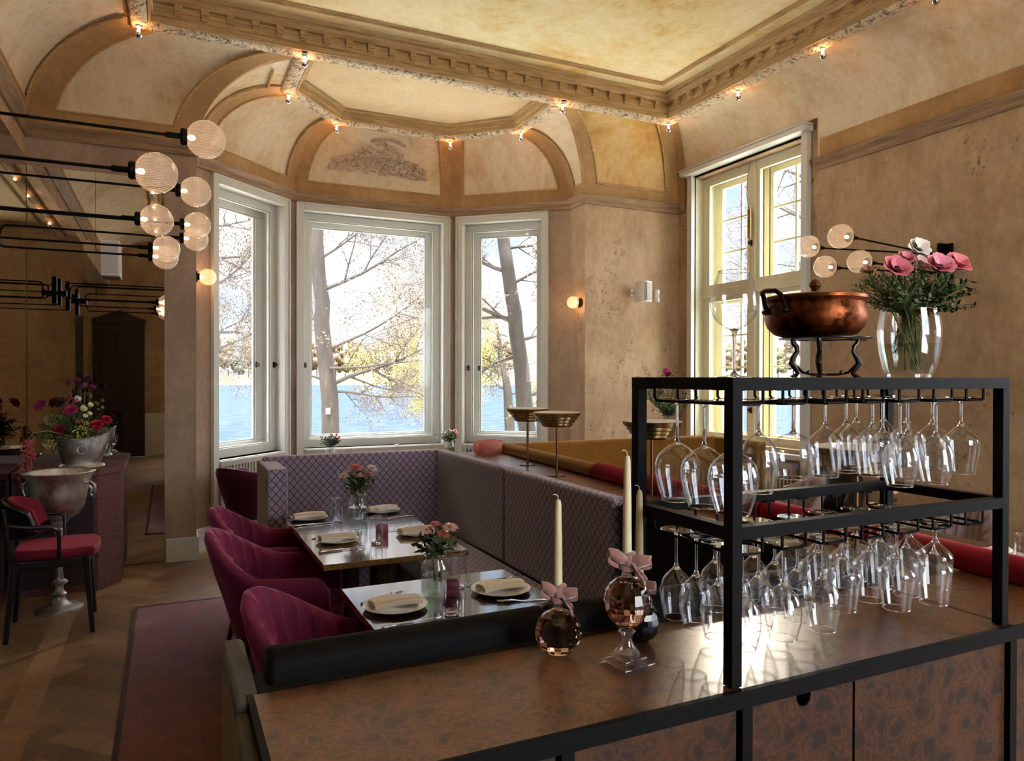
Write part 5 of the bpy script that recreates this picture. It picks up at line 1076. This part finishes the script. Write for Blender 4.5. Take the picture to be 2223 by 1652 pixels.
# local frame: a = picture right (.89,-.46), b = away
def V(a, b, z): return (a * .904 + b * .428, -a * .428 + b * .904, z)
bouquet('pink anemones with waxflower greenery in the barrel vase on the rack', (vx, vy, 1.5985), face=.8, blooms=[(V(-.065, -.05, .262), .043, 'anemone', 'coral', 'black'), (V(.035, -.06, .262), .047, 'anemone', 'pink', 'black'), (V(.105, -.01, .278), .042, 'anemone', 'coral', None), (V(.028, .02, .325), .036, 'anemone', 'white', None), (V(-.012, .0, .295), .03, 'anemone', 'pink', None), (V(.055, .05, .285), .035, 'anemone', 'blush', None), (V(-.10, .01, .265), .024, 'anemone', 'blush', None)],
        stems=(.01, 0, .02), leaves=[('leaf', 80, V(-.05, 0, .225), (.12, .09, .075), .014, .0028, 22, (0, 0, .165)), ('leaf2', 50, V(.03, .02, .225), (.135, .09, .10), .013, .0035, 18, (0, 0, .165)), ('leaf', 50, V(.09, 0, .215), (.085, .08, .075), .02, .006, 8, (0, 0, .165)), ('stemgreen', 22, (.0, 0, .06), (.04, .04, .02), .012, .001, 6, (0, 0, .19)), ('leaf', 14, (0, 0, .09), (.045, .04, .05), .012, .002, 12, (0, 0, .16))])
# big bouquet in the silver bucket
random.seed(5)
B = []
for (a, b, z, r, k, mt) in ((-.02, -.1, .44, .052, 'peony', 'fuchsia'), (-.26, -.08, .48, .052, 'peony', 'fuchsia'), (-.07, -.16, .28, .050, 'peony', 'ruby'), (.17, -.1, .32, .048, 'peony', 'ruby'), (.205, -.04, .36, .04, 'peony', 'ruby'), (-.035, 0, .70, .030, 'button', 'plum'), (.0, -.03, .655, .026, 'button', 'darkpl'), (.03, .0, .70, .028, 'button', 'darkpl'), (-.10, 0, .675, .026, 'button', 'plum'), (.02, -.05, .64, .026, 'button', 'plum'), (.09, -.02, .64, .03, 'button', 'plum'), (-.05, .0, .60, .03, 'button', 'darkpl'),
                          (-.15, -.05, .50, .036, 'button', 'darkpl'), (-.12, -.06, .52, .034, 'button', 'darkpl'), (.06, -.08, .46, .03, 'button', 'cream'), (.10, -.06, .49, .024, 'button', 'cream'), (.12, -.1, .42, .02, 'button', 'cream'), (.085, -.1, .40, .02, 'button', 'cream'), (-.02, -.02, .54, .03, 'button', 'white'), (.08, -.15, .27, .05, 'cluster', 'lime'), (.125, -.13, .31, .045, 'cluster', 'lime'), (-.16, -.15, .17, .045, 'cluster', 'lime'), (.04, -.1, .34, .035, 'cluster', 'salmon'), (-.03, -.08, .52, .04, 'cluster', 'fuchsia')):
    B.append((V(a, b, z * .90 + .03), r * 1.1, k, mt, None))
bouquet('big bouquet of magenta peonies, plum ranunculus and yellow-green sprays in the silver bucket', (bx, by, .905), B, stems=(0, 0, .05),
        face=.6, leaves=[('leaf', 150, (-.06, 0, .30), (.26, .16, .17), .03, .004, 16, (0, 0, .2)), ('leaf2', 90, (.02, -.04, .27), (.2, .15, .11), .022, .003, 20, (0, 0, .2)), ('leaf', 50, (-.14, 0, .25), (.2, .14, .12), .045, .010, 8, (-.03, 0, .2)), ('lime', 18, (-.05, -.1, .24), (.16, .08, .04), .008, .003, 20, (0, -.04, .2))])
e = empty('amaranth_sprig', (-.90, 6.05, 1.10), 0, 'hanging dusty red amaranth tassels left of the silver bucket', 'flowers')
m = MB().tube([(.20, .25, .06), (.10, .15, .10), (.03, .05, .09), (0, 0, .03)], [.003, .003, .002, .002], 6); m.build('stem', M['stemgreen'], e)
for (dx_, L) in ((-.03, .34), (.015, .22), (.035, .14)):
    m = MB()
    for i in range(90): t = R(); m.ball((dx_ * (.4 + t) + U(-.014, .014), U(-.014, .014), .05 - L * t), U(.004, .008), 1)
    m.build('tassel', M['p_amar'], e)
# bouquet on the mustard ledge behind the lamp
e = empty('ceramic_vase', (4.08, 5.33, 1.055), 0, 'tapered grey vase behind the lamp by the left rack post', 'vase'); e['label'] = 'small grey pot of mixed flowers on the mustard banquette wall'
MB().lathe([(0, 0), (.05, 0), (.075, .04), (.085, .12), (.088, .16), (.080, .16), (.07, .05), (0, .02)], 32).build('body', M['silver'], e)
bouquet('loose bouquet with red and plum blooms behind the left rack post', (4.08, 5.33, 1.055), sc_=1.3, blooms=[(V(.0, 0, .42), .05, 'peony', 'ruby', None), (V(-.06, -.02, .30), .04, 'peony', 'plum', None), (V(.1, 0, .38), .03, 'button', 'plum', None), (V(-.02, -.04, .46), .03, 'button', 'fuchsia', None)], stems=(0, 0, .05),
        leaves=[('leaf2', 40, (0, 0, .34), (.26, .14, .22), .03, .004, 16, (0, 0, .15)), ('leaf', 30, (-.04, 0, .28), (.26, .14, .13), .035, .006, 14, (0, 0, .15))])
e = jar(3.44, 2.62, .75, 'clear glass jar with one white bloom on the right table')
bouquet('single cream bloom on the right table behind the rack', (3.44, 2.62, .79), [((0, 0, .20), .055, 'peony', 'blush', None), ((-.05, .05, .24), .015, 'button', 'cream', None)], stems=(0, 0, .02), leaves=[('leaf', 8, (0, 0, .16), (.08, .06, .04), .04, .01, 3, (0, 0, .1))])

# ------------------------------------------------------------------ outside
tag(MB().add([(-700, 9.5, -3), (900, 9.5, -3), (900, 900, -3), (-700, 900, -3)], [(0, 1, 2, 3)]).add([(9, -300, -3), (900, -300, -3), (900, 9.5, -3), (9, 9.5, -3)], [(0, 1, 2, 3)]).build('lake', M['lake'], None, fixn=False), 'blue rippled lake behind the windows', 'lake', kind='structure')
tag(MB().box(-9, 14, 8.75, 17.5, -3.2, -1.0).box(6.0, 15, -6, 8.75, -3.2, -1.0).box(-4, 7, -14, -3.0, -1.2, -1.0).build('ground', M['gravel'], None), 'pale gravel terrace below the windows', 'terrace', kind='structure')  # added below the sills, unseen, to throw daylight up onto the ceilings
def pol(r, az, z): return Vector((r * sin(az), r * cos(az), z))
random.seed(9)
m = MB(); N_ = 80; rows = []
for i in range(N_ + 1):
    az = radians(-30 + 130 * i / N_); r0 = 385 + 14 * noise.noise(Vector((i * .15, 0, 0))) - 60 * max(0, (i / N_ - .72)); rows.append([pol(r0, az, -3.2), pol(r0 + 2, az, -2.4), pol(r0 + 12, az, .4), pol(r0 + 70, az, 2.0)])
m.add([p for r_ in rows for p in r_], [(i * 4 + k, (i + 1) * 4 + k, (i + 1) * 4 + k + 1, i * 4 + k + 1) for i in range(N_) for k in range(3)])
tag(m.build('far_bank', M['grass'], None), 'grassy far bank of the lake', 'bank', kind='structure')
def crown_tree(mat, h, n_, lab, bark='bark'):
    e = empty('far_tree', (0, 0, 0), 0, lab, 'tree', 'trees on the far bank'); m = MB()
    for i in range(n_):
        a = U(0, 2 * pi); rr = h * .22 * sqrt(R()); z = h * U(.30, .92); rr *= 1.25 - z / h * .8; m.ball((rr * cos(a), rr * sin(a), z), h * U(.06, .13), 2, (1, 1, 1.2), .9)
    m.build('crown', M[mat], e, ang=180); b = MB().tube([(0, 0, 0), (.1, 0, h * .4), (0, .2, h * .8)], [h * .018, h * .013, h * .004], 7)
    for k in range(5): a = U(0, 6.28); b.tube([(0, 0, h * U(.3, .5)), (h * .2 * cos(a), h * .2 * sin(a), h * U(.6, .85))], [h * .008, h * .002], 5)
    b.build('trunk', M[bark], e); return e
P_ = [crown_tree('farleaf', 22, 46, 'x'), crown_tree('farleaf2', 19, 40, 'x'), crown_tree('farleaf', 25, 30, 'x'), crown_tree('fardark', 18, 36, 'x')]
LBL = ['bare brownish tree in the wooded far bank', 'pale green spring tree in the wooded far bank', 'tall thin brownish tree in the wooded far bank', 'dark evergreen in the wooded far bank']
used = set()
tspots = [(radians(-10 + 2.1 * (c_ + .33 * r_)), 402 + 17 * r_) for r_ in range(3) for c_ in range(17)] + [(radians(36 + 2.1 * (c_ + .5 * r_)), 402 + 17 * r_) for r_ in range(2) for c_ in range(13)]
for i, (az, rr) in enumerate(tspots):
    k = random.choice((0, 0, 1, 2, 2, 3)); rr += U(-1.5, 1.5)
    o = P_[k] if k not in used else dup(P_[k]); used.add(k); o.location = pol(rr, az, .2); o.rotation_euler = (0, 0, U(0, 6)); s_ = U(.78, .98) * (.72 if k == 3 else 1); o.scale = (s_, s_, s_); o['label'] = LBL[k]
for i, px_ in enumerate((6.6, 7.1, 7.5, 5.6)):
    o = empty('white_trunk_tree', pol(388, radians(px_ + 9.5), .3), 0, 'slim white-trunked tree on the far bank seen in the middle window', 'tree', 'white-trunked trees on the far bank')
    b = MB().tube([(0, 0, 0), (.3, 0, 8), (-.4, .3, 16)], [.7, .55, .2], 7); b.tube([(.2, 0, 6), (2.5, 0, 13)], [.4, .12], 6); b.build('trunk', M['wax'], o)
# near trees
def grow(m, tw, p, d, r, L, dep, segs=5, up=.05):
    pts = [p]; rs = [r]; q = p.copy(); dd = d.copy(); kids = []
    for i in range(segs):
        dd = (dd + Vector((U(-.2, .2), U(-.2, .2), U(-.14, .14) + up))).normalized(); q = q + dd * L / segs; pts.append(q.copy()); rs.append(max(.002, r * (1 - .8 * (i + 1) / segs))); kids.append((q.copy(), dd.copy(), rs[-1]))
    m.tube(pts, rs, 7 if r > .05 else (5 if r > .015 else 3))
    if dep > 0:
        for (q_, d_, r_) in kids:
            for k in range(2 if dep > 1 else 3):
                if R() < .66: a, b, _ = frame_of(d_); t = U(0, 2 * pi); nd = (d_ * U(.4, .9) + (a * cos(t) + b * sin(t)) * U(.5, .9)).normalized(); grow(m, tw, q_, nd, min(r_ * .65, r * .5), L * U(.35, .6), dep - 1, 4, up)
    else:
        for (q_, d_, r_) in kids:
            for k in range(2):
                c = q_ + Vector((U(-.12, .12), U(-.12, .12), U(-.12, .12))); s_ = U(.012, .026); a = Vector((U(-1, 1), U(-1, 1), U(-1, 1))).normalized() * s_; b = a.orthogonal().normalized() * s_ * .7; tw.add([c - a, c + b, c + a, c - b], [(0, 1, 2, 3)])
def near_tree(label, pts, rs, branches, leafm, dep=3, extra=()):
    e = empty('lakeside_tree', (0, 0, 0), 0, label, 'tree', 'bare trees just outside the windows'); m = MB(); br = MB(); tw = MB(); P = [Vector(p) for p in pts]
    for i in range(1): 
        q = []; rr = []
        for j in range(len(P) - 1):
            for t in (0, .25, .5, .75): q.append(P[j].lerp(P[j + 1], t) + Vector((U(-.03, .03), U(-.03, .03), 0))); rr.append(rs[j] + (rs[j + 1] - rs[j]) * t)
        q.append(P[-1]); rr.append(rs[-1]); m.tube(q, rr, 12)
    m.build('trunk', M['bark'], e)
    for (p, d, r, L, dp) in branches: grow(br, tw, Vector(p), Vector(d).normalized(), r, L, dp, 6, .03)
    br.build('branches', M['twig'], e, fixn=False); tw.build('buds', M[leafm], e, fixn=False, smooth=False); return e
rt = Vector((.904, -.428, 0)); fw = Vector((.428, .904, 0))
def at(px_, py_, dep): return Vector((0, 0, 1.6)) + fw * dep + rt * ((px_ - 1111.5) * dep / 1576.2) + Vector((0, 0, (817 - py_) * dep / 1576.2))
random.seed(31)
near_tree('straight bare trunk with fine branches in the middle window', [at(722, 1250, 14), at(720, 930, 14), at(700, 700, 14), at(690, 530, 14), at(684, 380, 14), at(676, 100, 14)], [.21, .17, .15, .12, .11, .06],
          [(at(703, 630, 14), rt * 2 + Vector((0, 0, .75)), .04, 2.6, 3), (at(700, 560, 14), rt + Vector((0, 0, .6)), .03, 1.7, 3), (at(712, 840, 14), rt * 1.6 + Vector((0, 0, .9)) - fw * .1, .045, 2.7, 3), (at(712, 760, 14), rt * 1.2 + Vector((0, 0, .35)), .03, 2.2, 3), (at(712, 830, 14), -rt + Vector((0, 0, .3)), .03, 1.4, 3), (at(700, 700, 14), -rt * .9 + Vector((0, 0, .3)), .02, 1.2, 2), (at(692, 560, 14), -rt + Vector((0, 0, .2)), .02, 1.2, 2), (at(716, 850, 14), rt * 1.2 - Vector((0, 0, .15)), .03, 1.8, 3), (at(690, 480, 14), rt * 1.2 + Vector((0, 0, .1)), .03, 1.6, 3), (at(716, 800, 13.9), rt * 1 + Vector((0, 0, .12)), .03, 2.0, 3)], 'budleaf')
near_tree('leaning thick trunk in the right bay window', [at(1160, 1250, 12), at(1150, 960, 12), at(1125, 760, 12), at(1105, 600, 12), at(1090, 520, 12), at(1060, 200, 12)], [.20, .15, .125, .11, .105, .06],
          [(at(1120, 700, 12), -rt + Vector((0, 0, .45)), .05, 1.6, 3), (at(1100, 590, 12), -rt + Vector((0, 0, .35)), .04, 1.2, 3), (at(1130, 770, 12), -rt * .9 - Vector((0, 0, .35)), .04, 1.2, 3), (at(1140, 860, 12), rt + Vector((0, 0, .3)), .03, 1.2, 3), (at(1105, 620, 12), rt + Vector((0, 0, .4)), .03, 1.2, 3), (at(1125, 740, 12), rt + Vector((0, 0, .3)), .03, 1.3, 3), (at(1095, 540, 12), rt + Vector((0, 0, .2)), .03, 1.3, 3), (at(1118, 690, 12), -rt * 1.6 + Vector((0, 0, .12)), .035, 2.0, 3)], 'budleaf')
near_tree('bare tree beside the left bay window, branches reaching into its view', [at(400, 1200, 15), at(405, 700, 15), at(400, 300, 15)], [.2, .15, .1],
          [(at(402, z_, 15), rt + Vector((0, 0, U(-.1, .4))), .04, 2.0, 3) for z_ in (420, 500, 560, 650, 720, 780)], 'budleaf')
near_tree('bare tree outside the tall right window', [at(1850, 1300, 15), at(1840, 700, 15), at(1830, 200, 15)], [.2, .15, .1], [(at(1840, z_, 15), -rt + Vector((0, 0, U(-.1, .4))), .045, 2.6, 3) for z_ in (330, 420, 500, 560, 640, 700)], 'budleaf')
near_tree('yellow-budded willow right of the middle window view', [at(985, 1150, 22), at(975, 800, 22), at(960, 640, 22)], [.2, .12, .04], [(at(978, z_, 22), -rt * U(.5, 1) + Vector((0, 0, U(-.2, .5))), .03, U(1.2, 2.2), 3) for z_ in (900, 860, 820, 790, 760, 730, 850, 800)], 'willow')
near_tree('yellow-budded willow behind the leaning trunk', [at(1120, 1150, 20), at(1100, 850, 20), at(1075, 700, 20)], [.2, .12, .04], [(at(1100, z_, 20), rt * U(-1, 1) + Vector((0, 0, U(-.1, .6))), .03, U(1.2, 2.0), 3) for z_ in (900, 860, 820, 790, 760, 730, 850, 800)], 'willow')
MBt = MB().box(-.04, .04, -.02, .02, -.06, .06); o = MBt.build('trunk_tag', M['p_salmon'], None); o.location = at(712, 893, 13.8); tag(o, 'small salmon pink marker on the tree trunk in the middle window', 'marker')

# ------------------------------------------------------------------ sky, sun, camera
wd = bpy.data.worlds.new('sky'); sc.world = wd; wd.use_nodes = True; nt = wd.node_tree; bg = nt.nodes['Background']
tc = nt.nodes.new('ShaderNodeTexCoord'); sp_ = nt.nodes.new('ShaderNodeSeparateXYZ'); nt.links.new(tc.outputs['Generated'], sp_.inputs[0])
rp = nt.nodes.new('ShaderNodeValToRGB'); nt.links.new(sp_.outputs[2], rp.inputs[0])
for e_, (p_, c_) in zip([rp.color_ramp.elements[0], rp.color_ramp.elements[1], rp.color_ramp.elements.new(.25), rp.color_ramp.elements.new(.5)], ((0, (.75, .88, 1, 1)), (1, (.55, .70, 1, 1)), (.25, (.50, .70, 1, 1)), (.5, (.5, .68, 1, 1)))): e_.position = p_; e_.color = c_
mp = nt.nodes.new('ShaderNodeMapping'); mp.inputs['Scale'].default_value = (1, 1, 2.2); nt.links.new(tc.outputs['Generated'], mp.inputs[0])
nz = nt.nodes.new('ShaderNodeTexNoise'); nz.inputs['Scale'].default_value = 4.2; nz.inputs['Detail'].default_value = 7; nz.inputs['Roughness'].default_value = .55; nt.links.new(mp.outputs[0], nz.inputs['Vector'])
cr = nt.nodes.new('ShaderNodeValToRGB'); cr.color_ramp.elements[0].position = .40; cr.color_ramp.elements[1].position = .58; nt.links.new(nz.outputs[0], cr.inputs[0])
mx = nt.nodes.new('ShaderNodeMix'); mx.data_type = 'RGBA'; nt.links.new(cr.outputs[0], mx.inputs[0]); nt.links.new(rp.outputs[0], mx.inputs[6]); mx.inputs[7].default_value = (1.15, 1.12, 1.08, 1)
# upper sky, out of view, boosted to light the room
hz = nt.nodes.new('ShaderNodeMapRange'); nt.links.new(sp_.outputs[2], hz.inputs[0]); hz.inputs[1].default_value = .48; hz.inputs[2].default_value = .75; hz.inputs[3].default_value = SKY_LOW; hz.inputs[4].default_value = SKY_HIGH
bk_ = nt.nodes.new('ShaderNodeMapRange'); nt.links.new(sp_.outputs[1], bk_.inputs[0]); bk_.inputs[1].default_value = .05; bk_.inputs[2].default_value = -.45; bk_.inputs[3].default_value = 0; bk_.inputs[4].default_value = SKY_BACK  # sky behind the viewer boosted too, as added light for the interior
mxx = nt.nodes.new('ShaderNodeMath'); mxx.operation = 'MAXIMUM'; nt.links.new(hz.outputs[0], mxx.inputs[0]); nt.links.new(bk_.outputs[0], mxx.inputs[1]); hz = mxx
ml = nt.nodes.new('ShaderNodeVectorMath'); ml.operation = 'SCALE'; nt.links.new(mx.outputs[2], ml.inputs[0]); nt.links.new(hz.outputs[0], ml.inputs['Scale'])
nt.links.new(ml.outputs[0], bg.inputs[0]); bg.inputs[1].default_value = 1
l = bpy.data.lights.new('sun', 'SUN'); l.energy = SUN; l.angle = radians(2.5); l.color = (1, .86, .66); so = bpy.data.objects.new('sun', l); COL.objects.link(so)
az, el = radians(41.7), radians(19); dv = -Vector((sin(az) * cos(el), cos(az) * cos(el), sin(el))); so.rotation_euler = dv.to_track_quat('-Z', 'Y').to_euler()
YAW, PIT, ROL = radians(25.33), radians(-.33), radians(.1)
f = Vector((sin(YAW) * cos(PIT), cos(YAW) * cos(PIT), sin(PIT))); r = Vector((cos(YAW), -sin(YAW), 0)); u = r.cross(f)
r, u = r * cos(ROL) + u * sin(ROL), -r * sin(ROL) + u * cos(ROL)
cd = bpy.data.cameras.new('camera'); cam = bpy.data.objects.new('camera', cd); COL.objects.link(cam)
mw = Matrix((r, u, -f)).transposed().to_4x4(); mw.translation = (0, 0, 1.6); cam.matrix_world = mw
cd.sensor_width = 36; cd.lens = 1576.2 / 2223 * 36; cd.clip_start = .05; cd.clip_end = 2000; sc.camera = cam
sc.view_settings.view_transform = 'Standard'; sc.view_settings.look = 'None'; sc.view_settings.gamma = 1; sc.view_settings.use_curve_mapping = False; sc.view_settings.exposure = EXPO
cy = sc.cycles
cy.max_bounces = 8; cy.diffuse_bounces = 4; cy.glossy_bounces = 4; cy.transmission_bounces = 8; cy.transparent_max_bounces = 40
cy.caustics_reflective = False; cy.caustics_refractive = False; cy.sample_clamp_indirect = 4; cy.use_denoising = True
cy.use_adaptive_sampling = True; cy.adaptive_threshold = .02
